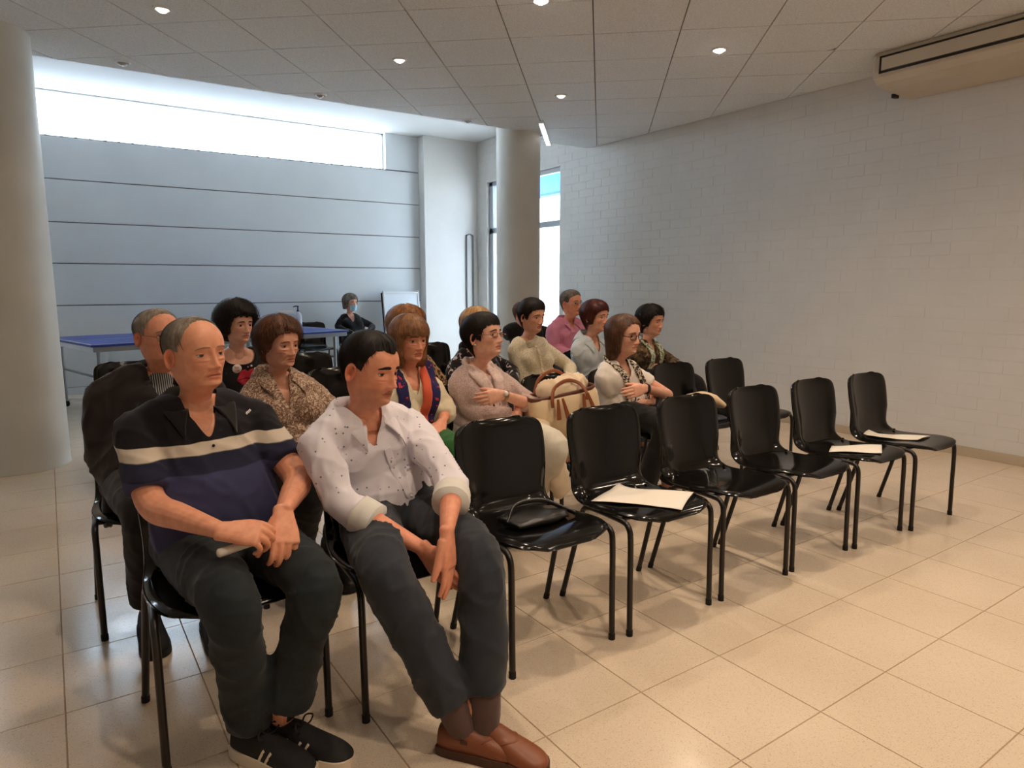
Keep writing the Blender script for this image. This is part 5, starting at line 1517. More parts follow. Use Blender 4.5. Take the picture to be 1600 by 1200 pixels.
v, f = tube([w7['neck'] - w7['ax'] * .20 + w7['f'] * .088, w7['neck'] - w7['ax'] * .10 + w7['f'] * .068], [.075, .045], [.03, .02], side=w7['r'], n=12, k=14); mk('blouse', v, f, M_creamcard, w7['root'])

w9 = person(dict(seed=66, label='short black-haired woman with thin glasses, arms folded in a pink jumper and wrap', pel=(1.90, 3.05, .575), head=(1.874, 3.010, 1.051), yaw=8, hyaw=24, hpitch=10, hroll=2,
    sw=.138, armr=.84, neckw=.88, build=.92, bust=.5, drop=.076, skin=SK_F, hs=.97, hair='crop_f', hairm=H_dark, strands=900, age=.9, lid=14, low=-28, frown=.003, lips=.8, lipc=(.78, .52, .50), iris=(40, 28, 22),
    arms=dict(R=dict(el=(1.787, 2.990, 0.647), wr=(1.981, 2.870, 0.645), sleeve=1.9, hand=True, hd=(.80, .58, .12), hn=(-.5, .8, 0), vox=.004, hs=.92), L=dict(el=(2.181, 2.960, 0.652), wr=(1.855, 2.800, 0.772), hd=(-.92, .12, -.10), hn=(.05, .97, -.2), sleeve=1.42, curl=(.32, .42, .3), spread=.02, thumb=(.5, .4, .3), vox=.0034, hs=.92)),
    legs=dict(R=dict(kn=(1.83, 2.62, .53), an=(1.80, 2.90, .10)), L=dict(kn=(2.02, 2.56, .54), an=(2.00, 2.84, .10))),
    topm=M_pinkknit, botm=M_whitetrs, topname='jumper', neckline=('round', .078, .02), wr=.004, loose=.016, fit=.014))
glasses(w9, M_redframe, M_lens, w=.0215, h=.0125, t=.0011)
for sx_, ln in ((.062, .19), (-.058, .20)):
    P_ = [w9['neck'] - w9['f'] * .062 + w9['ax'] * .03, w9['neck'] + w9['r'] * sx_ * .9 - w9['f'] * .03 + w9['ax'] * .025, w9['neck'] + w9['r'] * sx_ + w9['f'] * .02 + w9['ax'] * .004] + [w9['onfront'](sx_ * (1 - .85 * q) , -.035 - ln * q, .010) for q in np.linspace(0.1, 1, 6)]
    strip('wrap_band', P_, [.030, .034, .036, .036, .032, .028, .024, .022, .020][:len(P_)], [.011] * len(P_), M_pinkscarf, w9['root'], w9['f'], n=40, seed=8, wr=.005)
c_ = w9['onfront'](0, -.205, .016); th = np.linspace(0, 2*math.pi, 25)
P_ = np.array([c_ + w9['r'] * .020 * math.cos(t) + w9['ax'] * .024 * math.sin(t) for t in th]); v, f = tube(P_, .006, n=40, k=8, side=w9['f'], caps=False); mk('scarf_ring', v, f, plain('brown ring', rgb(92, 58, 50), .4), w9['root'])
P_ = [w9['onfront'](.01 * math.sin(q * 5), -.225 - .07 * q, .012) for q in np.linspace(0, 1, 5)]; strip('wrap_tail', P_, [.014, .02, .026, .03, .03], [.01] * 5, M_pinkscarf, w9['root'], w9['f'], wr=.004)
E0, W0 = np.array((2.181, 2.960, 0.652)), np.array((1.855, 2.800, 0.772)); dW = nrm(W0 - E0)
v, f = tube([W0 - dW * .020, W0 - dW * .006], [.0305, .0305], [.0245, .0245], side=nrm(np.cross(dW, (0, 1, 0))), n=6, k=20); mk('watch_strap', v, f, M_gold, w9['root'])
v, f = tube([W0 - dW * .013 + np.array((-.006, -.024, .012)), W0 - dW * .013 + np.array((-.008, -.031, .014))], [.013, .012], side=dW, n=4, k=18); mk('watch_face', v, f, M_badge, w9['root'])
v, f = ellipsoid(w9['place'](np.array([[.079, -.010, -.046]]), False)[0], (.006, .006, .010), 10, 8); mk('earring', v, f, M_silver, w9['root'])

w15 = person(dict(seed=77, label='woman with long brown hair and dark glasses, bare arms folded over white', pel=(2.93, 3.05, .57), head=(2.862, 2.990, 1.018), yaw=10, hyaw=8, hpitch=-2,
    sw=.138, armr=.84, neckw=.88, build=.92, bust=.4, belly=.03, drop=.076, skin=SK_F, hs=.98, hair='long', hairm=H_brown, strands=1100, hairmod=dict(part=.01, end=[.082, .078, .058, .020, -.105, -.140, -.150, -.155, -.155, -.155]), ears=False, age=.9, lid=15, low=-28, frown=.003, lips=.85, iris=(50, 36, 28),
    arms=dict(R=dict(el=(2.846, 2.980, 0.589), wr=(2.985, 2.860, 0.616), hd=(.80, .58, .10), hn=(-.5, .8, -.1), sleeve=.55, vox=.0036, hs=.94), L=dict(el=(3.205, 2.930, 0.626), wr=(2.835, 2.780, 0.722), hd=(-.94, .05, -.12), hn=(.05, .96, -.25), sleeve=.50, spread=.02, thumb=(.5, .4, .3), curl=(.32, .42, .3), vox=.0034, hs=.94)),
    legs=dict(R=dict(kn=(2.86, 2.62, .53), an=(2.86, 2.80, .10)), L=dict(kn=(3.06, 2.60, .53), an=(3.06, 2.80, .10))),
    topm=M_whitetee, botm=M_black_cloth, topname='t_shirt', neckline=('v', .050, .10, .072), wr=.004, loose=.016, fit=.012))
glasses(w15, M_blackframe, M_lens, w=.0240, h=.0175, t=.0019)
for sx_, e_ in ((.068, .24), (-.066, .30)):
    P_ = [w15['neck'] + w15['r'] * sx_ * .6 - w15['f'] * .055 + w15['ax'] * .03, w15['neck'] + w15['r'] * sx_ * 1.05 - w15['f'] * .005 + w15['ax'] * .022] + [w15['onfront'](sx_ * (1 + .25 * math.sin(2 * q)), -.03 - e_ * q, .008) for q in np.linspace(0, 1, 7)]
    strip('scarf_band', P_, [.024] * len(P_), [.008] * len(P_), M_teescarf, w15['root'], w15['f'], n=36, seed=15, wr=.003)
for (x, z, s_) in ((.03, -.17, .018), (.055, -.215, .014), (.02, -.235, .012)):
    P_ = [w15['onfront'](x + s_ * math.cos(t), z + s_ * math.sin(t), .002) for t in np.linspace(0, 4.6, 9)]; strip('printed_curl', P_, [.0045] * 9, [.0015] * 9, M_teeprint, w15['root'], w15['f'], n=20)
E0, W0 = np.array((3.205, 2.930, 0.626)), np.array((2.835, 2.780, 0.722)); dW = nrm(W0 - E0)
v, f = tube([W0 - dW * .030, W0 - dW * .008], [.031, .031], [.025, .025], side=nrm(np.cross(dW, (0, 1, 0))), n=6, k=20); mk('watch_strap', v, f, M_blackframe, w15['root'])

# ---- third row
w4 = person(dict(seed=88, label='curly dark-haired woman in a black T-shirt with red lips and a round badge', pel=(.89, 4.05, .58), head=(0.861, 3.960, 1.102), yaw=6, hyaw=19, hpitch=-2,
    sw=.138, armr=.84, neckw=.88, build=.92, bust=.6, drop=.076, skin=SK_F, hs=.88, hair='curly', hairm=H_dark, hairmod=dict(curl=.024, cf=150, amp=.001, lift=2.5, jag=.010), strands=800, age=.8, lid=16, low=-28, frown=.002, lips=.9, iris=(40, 28, 22),
    arms=dict(R=dict(el=(.66, 4.02, .72), wr=(.80, 3.80, .64), sleeve=.6, vox=.006), L=dict(el=(1.12, 4.02, .72), wr=(.98, 3.80, .64), sleeve=.6, vox=.006)),
    legs=dict(R=dict(kn=(.80, 3.62, .53), an=(.80, 3.66, .10)), L=dict(kn=(.98, 3.62, .53), an=(.98, 3.66, .10))),
    topm=M_black_cloth, botm=M_black_cloth, topname='t_shirt', neckline=('round', .095, .035), wr=.003))
neck_band(w4, M_black_cloth, .094, .034, .006)
# lips print, dots and badge
def blob(I, pts2, lift, m, name, th=.0016):
    p = np.array(pts2, float); k = 48
    d = np.concatenate([[0], np.cumsum(np.linalg.norm(np.diff(np.concatenate([p, p[:1]]), axis=0), axis=1))]); q = np.linspace(0, d[-1], k, endpoint=False)
    pc = np.concatenate([p, p[:1]]); o = np.stack([np.interp(q, d, pc[:, 0]), np.interp(q, d, pc[:, 1])], 1); c = o.mean(0)
    V = []; rings = (1.0, .75, .5, .25)
    for r in rings: V += [I['onfront'](*(c + (a - c) * r), lift + .001) for a in o]
    V.append(I['onfront'](c[0], c[1], lift + .001)); V += [I['onfront'](a[0], a[1], 0.0) for a in o]
    F = [(i*k + j, i*k + (j+1) % k, (i+1)*k + (j+1) % k, (i+1)*k + j) for i in range(3) for j in range(k)] + [(3*k + j, 3*k + (j+1) % k, 4*k) for j in range(k)] + [((j+1) % k, j, 4*k + 1 + j, 4*k + 1 + (j+1) % k) for j in range(k)]
    return mk(name, V, F, m, I['root'])
up_ = [(0.055, -0.140), (0.035, -0.110), (0.015, -0.090), (-0.002, -0.083), (-0.018, -0.097), (-0.036, -0.083), (-0.056, -0.089), (-0.078, -0.110), (-0.100, -0.137), (-0.060, -0.131), (-0.020, -0.133), (0.020, -0.135)]
blob(w4, up_, .003, M_red, 'lips_print'); blob(w4, [(0.055, -0.142), (0.020, -0.139), (-0.020, -0.137), (-0.060, -0.135), (-0.100, -0.139), (-0.070, -0.169), (-0.040, -0.183), (0.000, -0.183), (0.030, -0.169)], .003, M_red, 'lips_print')
bc = w4['onfront'](.040, -.080, .008)
v, f = tube([bc, bc + w4['f'] * .004], [.0255, .0245], side=w4['r'], n=4, k=28, rounded=False); mk('badge', v, f, M_badge, w4['root'])
def text_mesh(body, size, origin, xdir, ydir, m, parent, name, th=.0006):
    cu = bpy.data.curves.new('t', 'FONT'); cu.body = body; cu.size = size; cu.align_x = 'CENTER'; cu.align_y = 'CENTER'; cu.extrude = th; cu.resolution_u = 2
    o = bpy.data.objects.new('t', cu); COL.objects.link(o); dg = bpy.context.evaluated_depsgraph_get(); dg.update()
    e = o.evaluated_get(dg).to_mesh(); V = np.array([q.co[:] for q in e.vertices]); F = [list(q.vertices) for q in e.polygons]
    o.evaluated_get(dg).to_mesh_clear(); bpy.data.objects.remove(o); bpy.data.curves.remove(cu)
    z = np.cross(xdir, ydir); V = np.asarray(origin) + V[:, :1] * xdir + V[:, 1:2] * ydir + V[:, 2:3] * z
    return mk(name, V, F, m, parent, smooth=False)
xd, yd = -w4['r'], w4['ax']; n_ = np.cross(xd, yd); 
text_mesh('DA', .017, bc + w4['f'] * .0065 + yd * .006 + xd * -.002, xd, yd, M_badgered, w4['root'], 'badge_text')
text_mesh('16', .015, bc + w4['f'] * .0065 - yd * .009 + xd * .003, xd, yd, M_badgered, w4['root'], 'badge_text')
for x, z, s_ in ((-.042, -.068, .006), (-.062, -.088, .009), (-.022, -.072, .003)):
    blob(w4, [(x + s_ * math.cos(t), z + s_ * math.sin(t)) for t in np.linspace(0, 6.28, 10)[:-1]], .003, M_badge, 'printed_dot')
P_ = [w4['over'](-.09, -.01 + .03 * q, .004) for q in (0, 1)]

w8 = person(dict(seed=99, label='woman with ginger-blond hair in a leopard print top, hidden behind the cream cardigan', pel=(1.98, 4.08, .58), head=(1.910, 4.000, 1.045), yaw=6, hyaw=20, hpitch=-2,
    sw=.138, armr=.84, neckw=.88, build=.92, bust=.5, drop=.076, skin=SK_O, hs=.97, hair='curly', hairm=H_ginger, hairmod=dict(curl=.018, cf=150, amp=.0015, end=[.060, .060, .05, .02, -.04, -.06, -.08, -.09, -.10, -.10]), age=1.2,
    arms=dict(R=dict(el=(1.74, 4.05, .72), wr=(1.88, 3.82, .64), sleeve=2, vox=.006), L=dict(el=(2.256, 4.030, 0.520), wr=(2.242, 3.800, 0.481), hd=(.2, -.8, -.5), hn=(0, .3, -.9), sleeve=1.7, vox=.005)),
    legs=None, topm=M_leopard, botm=M_black_cloth, topname='leopard_top', neckline=('round', .082, .02), wr=.004, loose=.02, fit=.014))
w10 = person(dict(seed=101, label='blond woman in a dark print top, hidden behind the black-haired woman', pel=(2.50, 4.05, .58), head=(2.443, 4.000, 1.035), yaw=4, hyaw=20, hpitch=0,
    sw=.138, armr=.84, neckw=.88, build=.92, bust=.5, drop=.076, skin=SK_F, hs=1.0, hair='bob', hairm=H_blond, strands=900, ears=False, age=1.2, hairmod=dict(end=[.05, .05, .04, .006, -.075, -.085, -.09, -.095, -.095, -.095]),
    arms=dict(R=dict(el=(2.24, 4.02, .70), wr=(2.38, 3.82, .64), sleeve=2, vox=.006), L=dict(el=(2.74, 4.02, .70), wr=(2.62, 3.82, .64), sleeve=2, vox=.006)),
    legs=None, topm=M_bwprint, botm=M_black_cloth, topname='print_top', neckline=('round', .082, .02), wr=.004, loose=.018, fit=.014))
w12 = person(dict(seed=112, label='woman with short dark hair in a buttoned cream knit jacket', pel=(3.00, 4.05, .58), head=(2.879, 3.960, 1.092), yaw=4, hyaw=6, hpitch=-4,
    sw=.138, armr=.84, neckw=.88, build=.92, bust=.15, drop=.076, skin=SK_O, hs=.96, hair='crop_f', hairm=H_dark, hairmod=dict(end=[.066, .062, .054, .030, -.02, -.008, -.05, -.085, -.10, -.10], T=[.020, .022, .022, .018, .012, .014, .018, .022, .024, .024], top=.03), strands=700, age=1.2, lid=9, low=-28, frown=.004, lips=.6,
    arms=dict(R=dict(el=(2.830, 4.000, 0.553), wr=(2.867, 3.800, 0.507), sleeve=2, vox=.006), L=dict(el=(3.26, 4.0, .70), wr=(3.10, 3.78, .64), sleeve=2, vox=.006)),
    legs=None, topm=M_creamknit, botm=M_whitetrs, topname='knit_jacket', neckline=('round', .072, .01), wr=.003, loose=.014, fit=.012))
v, f = tube([w12['neck'] - w12['ax'] * .035, w12['neck'] + w12['ax'] * .010], [.078, .066], [.074, .064], side=w12['r'], n=8, k=24, rounded=False); mk('stand_collar', v, f, M_creamknit, w12['root'])
P_ = [w12['onfront'](0, z, .002) for z in np.linspace(-.03, -.33, 14)]; strip('placket', P_, [.010] * 14, [.004] * 14, M_creamcard, w12['root'], w12['f'], n=30)
for z in np.linspace(-.05, -.29, 6):
    v, f = ellipsoid(w12['onfront'](0, z, .008), (.006, .004, .006), 10, 6); mk('button', v, f, M_creamcard, w12['root'])
w14 = person(dict(seed=114, label='woman with auburn hair in a pale blue-grey open-collared shirt', pel=(3.53, 4.05, .58), head=(3.492, 3.970, 1.075), yaw=10, hyaw=13, hpitch=-2,
    sw=.138, armr=.84, neckw=.88, build=.92, bust=.3, drop=.076, skin=SK_O, hs=.98, hair='ear_bob', hairm=H_redbrown, strands=800, age=1.1, lid=12, low=-28, frown=.003, lips=.7,
    arms=dict(R=dict(el=(3.443, 4.000, 0.601), wr=(3.542, 3.800, 0.606), sleeve=1.6, vox=.006, hand=False), L=dict(el=(3.80, 4.0, .70), wr=(3.62, 3.78, .64), sleeve=2, vox=.006)),
    legs=None, topm=M_palebl, botm=M_greyblue, topname='shirt', neckline=('v', .050, .11, .072), wr=.005, loose=.018, fit=.014))
collar(w14, M_palebl, tipx=.085, tipz=-.10, leaf=.046)
w16 = person(dict(seed=116, label='woman with short dark wavy hair in a mottled brown jacket with a pale green scarf', pel=(4.12, 4.05, .575), head=(4.099, 3.970, 1.022), yaw=14, hyaw=10, hpitch=-4,
    sw=.138, armr=.84, neckw=.88, build=.92, bust=.5, drop=.076, skin=SK_O, hs=.98, hair='ear_bob', hairm=H_dark, hairmod=dict(curl=.016, cf=150, amp=.0015, jag=.008, end=[.066, .064, .056, .024, -.03, -.05, -.07, -.09, -.10, -.10]), strands=700, age=1.3, lid=8, nose=1.15,
    arms=dict(R=dict(el=(4.029, 3.980, 0.638), wr=(4.210, 3.860, 0.654), hd=(-.25, -.85, -.2), hn=(0, -.2, -.9), sleeve=1.0, vox=.005, hs=.9), L=dict(el=(4.40, 4.0, .66), wr=(4.24, 3.8, .64), sleeve=2, vox=.006)),
    legs=None, topm=M_camo, botm=M_black_cloth, topname='jacket', neckline=('v', .050, .11, .072), wr=.005, loose=.018, fit=.014))
for sx_ in (.066, -.070):
    P_ = [w16['neck'] + w16['r'] * sx_ * .6 - w16['f'] * .055 + w16['ax'] * .03, w16['neck'] + w16['r'] * sx_ - w16['f'] * .005 + w16['ax'] * .022] + [w16['onfront'](sx_ * (1 + .2 * q), -.03 - .26 * q, .008) for q in np.linspace(0, 1, 6)]
    strip('scarf_band', P_, [.026] * len(P_), [.009] * len(P_), M_leafscarf, w16['root'], w16['f'], n=30, seed=15, wr=.003)

# ---- further back
m13 = person(dict(seed=113, label='man with glasses in a pink shirt, highest head of the group by the brick wall', pel=(4.15, 5.05, .575), head=(4.074, 4.980, 1.147), yaw=6, hyaw=8, hpitch=2,
    sw=.185, build=1.02, belly=.03, drop=.055, skin=SK_R, hs=1.02, hair='short', hairm=H_ash, age=1.1, lips=.6,
    arms=dict(R=dict(el=(3.88, 5.02, .72), wr=(4.04, 4.80, .66), sleeve=2, vox=.007), L=dict(el=(4.42, 5.02, .72), wr=(4.28, 4.80, .66), sleeve=2, vox=.007)),
    legs=None, topm=M_pink, botm=M_greyblue, topname='shirt', neckline=('v', .04, .07, .072), wr=.005, loose=.016, fit=.012))
collar(m13, M_pink, tipx=.06, tipz=-.075, leaf=.036)
glasses(m13, M_silver, M_lens, t=.0012)
w11 = person(dict(seed=111, label='person in black, head half hidden behind the cream knit jacket woman', pel=(4.55, 6.10, .58), head=(4.233, 6.000, 1.012), yaw=4, hyaw=24, hpitch=-4,
    sw=.185, build=1.1, drop=.035, skin=SK_F, hair='short', hairm=H_mid, age=1.2,
    arms=dict(R=dict(el=(4.22, 6.06, .74), wr=(4.40, 5.86, .64), sleeve=2, vox=.008), L=dict(el=(4.88, 6.06, .72), wr=(4.70, 5.86, .64), sleeve=2, vox=.008)),
    legs=None, topm=M_black_cloth, botm=M_black_cloth, topname='black_top', neckline=('round', .082, .01), cut=False, wr=.004, loose=.03, fit=.025))
w6 = person(dict(seed=106, label='masked woman in a black V-neck sitting against the panelled back wall', pel=(3.62, 9.38, .58), head=(3.577, 9.340, 1.066), yaw=8, hyaw=14, hpitch=0,
    sw=.138, armr=.84, neckw=.88, build=.92, bust=.7, belly=.04, drop=.076, skin=SK_F, hs=1.0, hair='bob', hairm=H_ash, ears=False, hairmod=dict(end=[.05, .05, .04, .006, -.06, -.075, -.08, -.085, -.09, -.09]),
    arms=dict(R=dict(el=(3.36, 9.34, .72), wr=(3.52, 9.12, .64), sleeve=2, vox=.008), L=dict(el=(3.90, 9.34, .72), wr=(3.74, 9.12, .64), sleeve=2, vox=.008)),
    legs=dict(R=dict(kn=(3.53, 8.95, .53), an=(3.53, 8.98, .10)), L=dict(kn=(3.71, 8.95, .53), an=(3.71, 8.98, .10))),
    topm=M_black_cloth, botm=M_black_cloth, topname='black_top', neckline=('v', .055, .12, .072), wr=.004, fit=.012))
# face mask
V = []; F = []; nz_, nx_ = 9, 15
for i, z in enumerate(np.linspace(-.030, -.108, nz_)):
    for j, x in enumerate(np.linspace(-.058, .058, nx_)):
        y0 = w6['face_y'](x * .92, max(z, -.10)); bul = .012 * (1 - (x / .058) ** 2) * (1 - ((z + .066) / .05) ** 2)
        V.append((x, max(y0, .060) + .004 + bul, z))
for i in range(nz_ - 1):
    for j in range(nx_ - 1): F.append((i*nx_ + j, (i+1)*nx_ + j, (i+1)*nx_ + j + 1, i*nx_ + j + 1))
V = w6['place'](np.array(V), False); o = len(V)
V2 = np.concatenate([V, V - w6['R'][:, 1] * .002]); mk('face_mask', V2, F + [tuple(o + a for a in q[::-1]) for q in F], M_mask, w6['root'])

# ================================================================== THINGS
M_paper = plain('white paper', rgb(240, 232, 220), .7)
# paper on chair seats: follows the seat and its upturned bend
def seat_sheet(cx, cy, corners, label, n=14):
    A, B, C_, D_ = [np.array(q, float) for q in corners]       # local x,y on the seat
    prof_y = np.array([-.24, -.22, -.19, -.12, -.03, .06, .125, .165, .19, .21]); prof_z = np.array([.452, .456, .4575, .457, .449, .443, .446, .463, .497, .56])
    V = []
    for i in range(n):
        for j in range(n):
            u, w = i / (n-1), j / (n-1)
            p = A*(1-u)*(1-w) + B*u*(1-w) + C_*u*w + D_*(1-u)*w
            z = np.interp(p[1], prof_y, prof_z) + .009 + .010 * (p[0] / .22) ** 2 * .3
            V.append((cx + p[0], cy + p[1], z + .003 * math.sin(6*u + 4*w)))
    F = [(i*n + j, (i+1)*n + j, (i+1)*n + j+1, i*n + j+1) for i in range(n-1) for j in range(n-1)]
    o = len(V); V = np.array(V); V2 = np.concatenate([V, V - np.array([0, 0, .0012])])
    F2 = F[:] + [tuple(o + a for a in q[::-1]) for q in F]
    per = [j for j in range(n)] + [i*n + n-1 for i in range(1, n)] + [(n-1)*n + j for j in range(n-2, -1, -1)] + [i*n for i in range(n-2, 0, -1)]
    for a, b in zip(per, per[1:] + per[:1]): F2.append((a, b, o + b, o + a))
    tag(mk('paper_sheet', V2, F2, M_paper), label, 'paper', 'sheets left on the chairs')
seat_sheet(1.95, 1.939, [(-.20, .06), (.005, -.235), (.205, -.12), (.04, .155)], 'large white sheet on the chair right of the empty black pouch chair')
seat_sheet(3.495, 1.924, [(-.20, -.02), (-.02, -.20), (.17, -.10), (-.02, .07)], 'narrow white sheet on the last chair but one in the front row')
seat_sheet(3.995, 1.889, [(-.135, .14), (-.05, -.12), (.12, -.11), (-.03, .165)], 'bent white sheet on the front-row chair nearest the brick wall')
# rolled paper in the hands of the man in the polo
a, b = np.array((0.317, 1.825, 0.625)), np.array((0.476, 1.845, 0.634))
v, f = tube([a, a * .5 + b * .5 + np.array([0, 0, .002]), b], [.012, .0105, .011], side=(0, 0, 1), n=14, k=14)
tag(mk('rolled_paper', v, f, M_paper), 'small rolled white paper held in the hands of the man in the navy polo', 'paper')
# black pouch on the third chair
cx, cy = 1.425, 1.959
po = empty('pouch', (cx, cy, .46), 'flat black pouch with a curved strap on the chair beside the dotted-shirt man', 'bag')
v, f = tube([(cx - .12, cy - .02, .468), (cx, cy - .01, .474), (cx + .12, cy - .02, .468)], [.07, .085, .06], [.014, .020, .012], side=(0, 1, 0), n=20, k=16, power=2.6); mk('body', wrinkle(v, f, .004, 3), f, plain('black leather', rgb(18, 17, 17), .3, bmp=.2, bscale=80), po)
v, f = tube([(cx - .13, cy - .03, .474), (cx - .05, cy + .03, .510), (cx + .06, cy + .02, .512), (cx + .14, cy - .05, .476), (cx + .15, cy - .07, .470)], .009, .006, n=30, k=8, side=(0, 0, 1)); mk('strap', v, f, plain('black strap', rgb(20, 19, 19), .3), po)

# cream canvas bag with brown leather trim on the second row
M_canvas = cloth('cream canvas', rgb(226, 200, 164), .9, 400, .4, .05)
M_tan = plain('tan leather', rgb(134, 72, 40), .45, var=.1)
M_tandark = plain('brown leather trim', rgb(96, 54, 42), .45, var=.1)
bg_ = empty('canvas_bag', (2.42, 2.86, .45), 'cream canvas bag with brown leather handles and tassels on a second-row chair', 'bag')
TL, TR, BL_, BR = np.array((2.048, 2.780, 0.713)), np.array((2.451, 2.740, 0.764)), np.array((2.098, 2.800, 0.464)), np.array((2.542, 2.780, 0.466))
bk = np.array([.02, .17, .01])
n_ = 18; rows = []
for i, q in enumerate(np.linspace(0, 1, 14)):
    l_, r2 = TL * (1 - q) + BL_ * q, TR * (1 - q) + BR * q
    bul = math.sin(math.pi * min(q * 1.05, 1)) ** .6
    ring = []
    for t in np.linspace(0, 2*math.pi, 40, endpoint=False):
        c, s_ = math.cos(t), math.sin(t); c2 = np.sign(c) * abs(c) ** .55; s2 = np.sign(s_) * abs(s_) ** .55
        mid = (l_ + r2) / 2 + bk * .5; ring.append(mid + (r2 - l_) * .5 * c2 * (1 + .05 * bul) + bk * .5 * s2 * (.75 + .45 * bul))
    rows.append(ring)
V = np.array(rows).reshape(-1, 3); k = 40; F = [(i*k + j, (i+1)*k + j, (i+1)*k + (j+1) % k, i*k + (j+1) % k) for i in range(13) for j in range(k)] + [tuple(range(13*k, 14*k))]
V = wrinkle(V, F, .006, 12, None, 26); mk('body', V, F, M_canvas, bg_)
rim = np.array(rows[0]); rim = np.concatenate([rim, rim[:1]])
v, f = tube(rim, .012, .0055, side=np.broadcast_to((0, 0, 1.0), rim.shape), n=80, k=8, caps=False); mk('leather_rim', v, f, M_tandark, bg_)
# stuffed cloth rising out of the bag
v, f = fuse([ellipsoid((TL + TR) / 2 + bk * .5 + np.array([.02, 0, .005]), (.16, .07, .075), 18, 12), ellipsoid((TL + TR) / 2 + bk * .6 + np.array([.10, .02, .025]), (.10, .06, .06), 16, 10), ellipsoid((TL + TR) / 2 + bk * .5 + np.array([-.07, 0, .015]), (.08, .05, .06), 16, 10)], .010, 2)
v = wrinkle(v, f, .014, 31, None, 30); tag(mk('bundled_cloth', v, f, cloth('pale cream cloth', rgb(222, 198, 168), .9)), 'crumpled cream cloth bulging out of the canvas bag', 'cloth')
def handle(off, hgt, m, lean):
    a = TL * .78 + TR * .22 + off; b = TL * .25 + TR * .75 + off; c_ = (a + b) / 2 + np.array([.02, lean, hgt])
    pts = [a + np.array([0, -.006, -.04]), a, a * .62 + c_ * .38 + np.array([-.01, lean * .3, hgt * .30]), c_, b * .62 + c_ * .38 + np.array([.01, lean * .3, hgt * .30]), b, b + np.array([0, -.006, -.04])]
    strip('handle', pts, [.010] * 7, [.004] * 7, m, bg_, (0, -1, .25), n=44)
handle(np.array([0, -.012, 0]), .075, M_tan, .05); handle(bk * 1.02, .10, M_tan, .02)
for fx, sl_ in ((.30, .0), (.37, .30), (.70, .02), (.76, .42)):
    a = TL * (1 - fx) + TR * fx + np.array([0, -.016, -.005]); d_ = np.array([.11 * sl_, -.012, -.105])
    strip('tassel', [a, a + d_ * .5, a + d_], [.007, .011, .0155], [.004] * 3, M_tan, bg_, (0, -1, 0), n=14)
# pale coat under the bag
v, f = tube([(2.080, 2.800, 0.598), (2.039, 2.700, 0.526), (2.053, 2.620, 0.407), (2.088, 2.600, 0.272)], [.05, .06, .06, .05], [.035, .03, .028, .02], side=(1, 0, 0), n=20, k=16, power=2.6); v = wrinkle(v, f, .009, 6)
tag(mk('draped_coat', v, f, cloth('pale beige coat', rgb(218, 196, 166), .9)), 'pale beige coat sleeve hanging under the canvas bag', 'coat')

# folded beige cloth and grey pad on the second-row chair
tc = empty('folded_cloth', (3.46, 2.92, .45), 'folded beige cloth bag lying on the empty second-row chair', 'cloth')
v, f = tube([(3.388, 2.900, 0.588), (3.483, 2.860, 0.593), (3.557, 2.800, 0.544)], [.085, .10, .085], [.030, .034, .016], side=(.3, 1, 0), n=18, k=18, power=3); v = wrinkle(v, f, .005, 3); mk('cloth', v, f, M_canvas, tc)
v, f = tube([(3.37, 2.90, .468), (3.48, 2.86, .468), (3.58, 2.84, .466)], [.08, .10, .08], [.014, .016, .012], side=(0, 1, 0), n=14, k=16, power=3); mk('grey_layer', v, f, M_greyblue, tc)

# blue table-tennis table
M_bluetop = plain('blue table top', rgb(34, 62, 150), .35, var=.05)
M_line = plain('white line', rgb(220, 224, 232), .5)
M_steel = plain('grey steel', rgb(150, 156, 162), .35, metal=.6)
ta = math.atan2(.73, 2.9); A0 = np.array([.30, 7.47]); Lt, Wt = 2.88, 1.45
tt_ = empty('table_tennis_table', (1.7, 8.3, 0), 'blue table-tennis table with a white edge, standing before the panelled wall', 'table')
def tp(lo, hi, bev=0.0):
    v, f = box_vf(lo, hi, bev); v = rot2(v, ta); v[:, 0] += A0[0]; v[:, 1] += A0[1]; return v, f
mk('tabletop', *tp((0, 0, .735), (Lt / 2 - .003, Wt, .758), .003), M_bluetop, tt_, smooth=False); mk('tabletop', *tp((Lt / 2 + .003, 0, .735), (Lt, Wt, .758), .003), M_bluetop, tt_, smooth=False)
for lo, hi in (((0, 0, .758), (Lt, .018, .7592)), ((0, Wt - .018, .758), (Lt, Wt, .7592)), ((0, 0, .758), (.018, Wt, .7592)), ((Lt - .018, 0, .758), (Lt, Wt, .7592)), ((0, Wt/2 - .003, .758), (Lt, Wt/2 + .003, .7592))):
    mk('edge_line', *tp(lo, hi), M_line, tt_, smooth=False)
mk('apron', *tp((.02, .015, .685), (Lt - .02, .04, .735), .003), M_steel, tt_, smooth=False); mk('apron', *tp((.02, Wt - .04, .685), (Lt - .02, Wt - .015, .735), .003), M_steel, tt_, smooth=False)
mk('apron', *tp((.015, .02, .685), (.04, Wt - .02, .735), .003), M_line, tt_, smooth=False); mk('apron', *tp((Lt - .04, .02, .685), (Lt - .015, Wt - .02, .735), .003), M_steel, tt_, smooth=False)
def t3(x, y, z): 
    q = rot2(np.array([[x, y, z]]), ta)[0]; return (q[0] + A0[0], q[1] + A0[1], z)
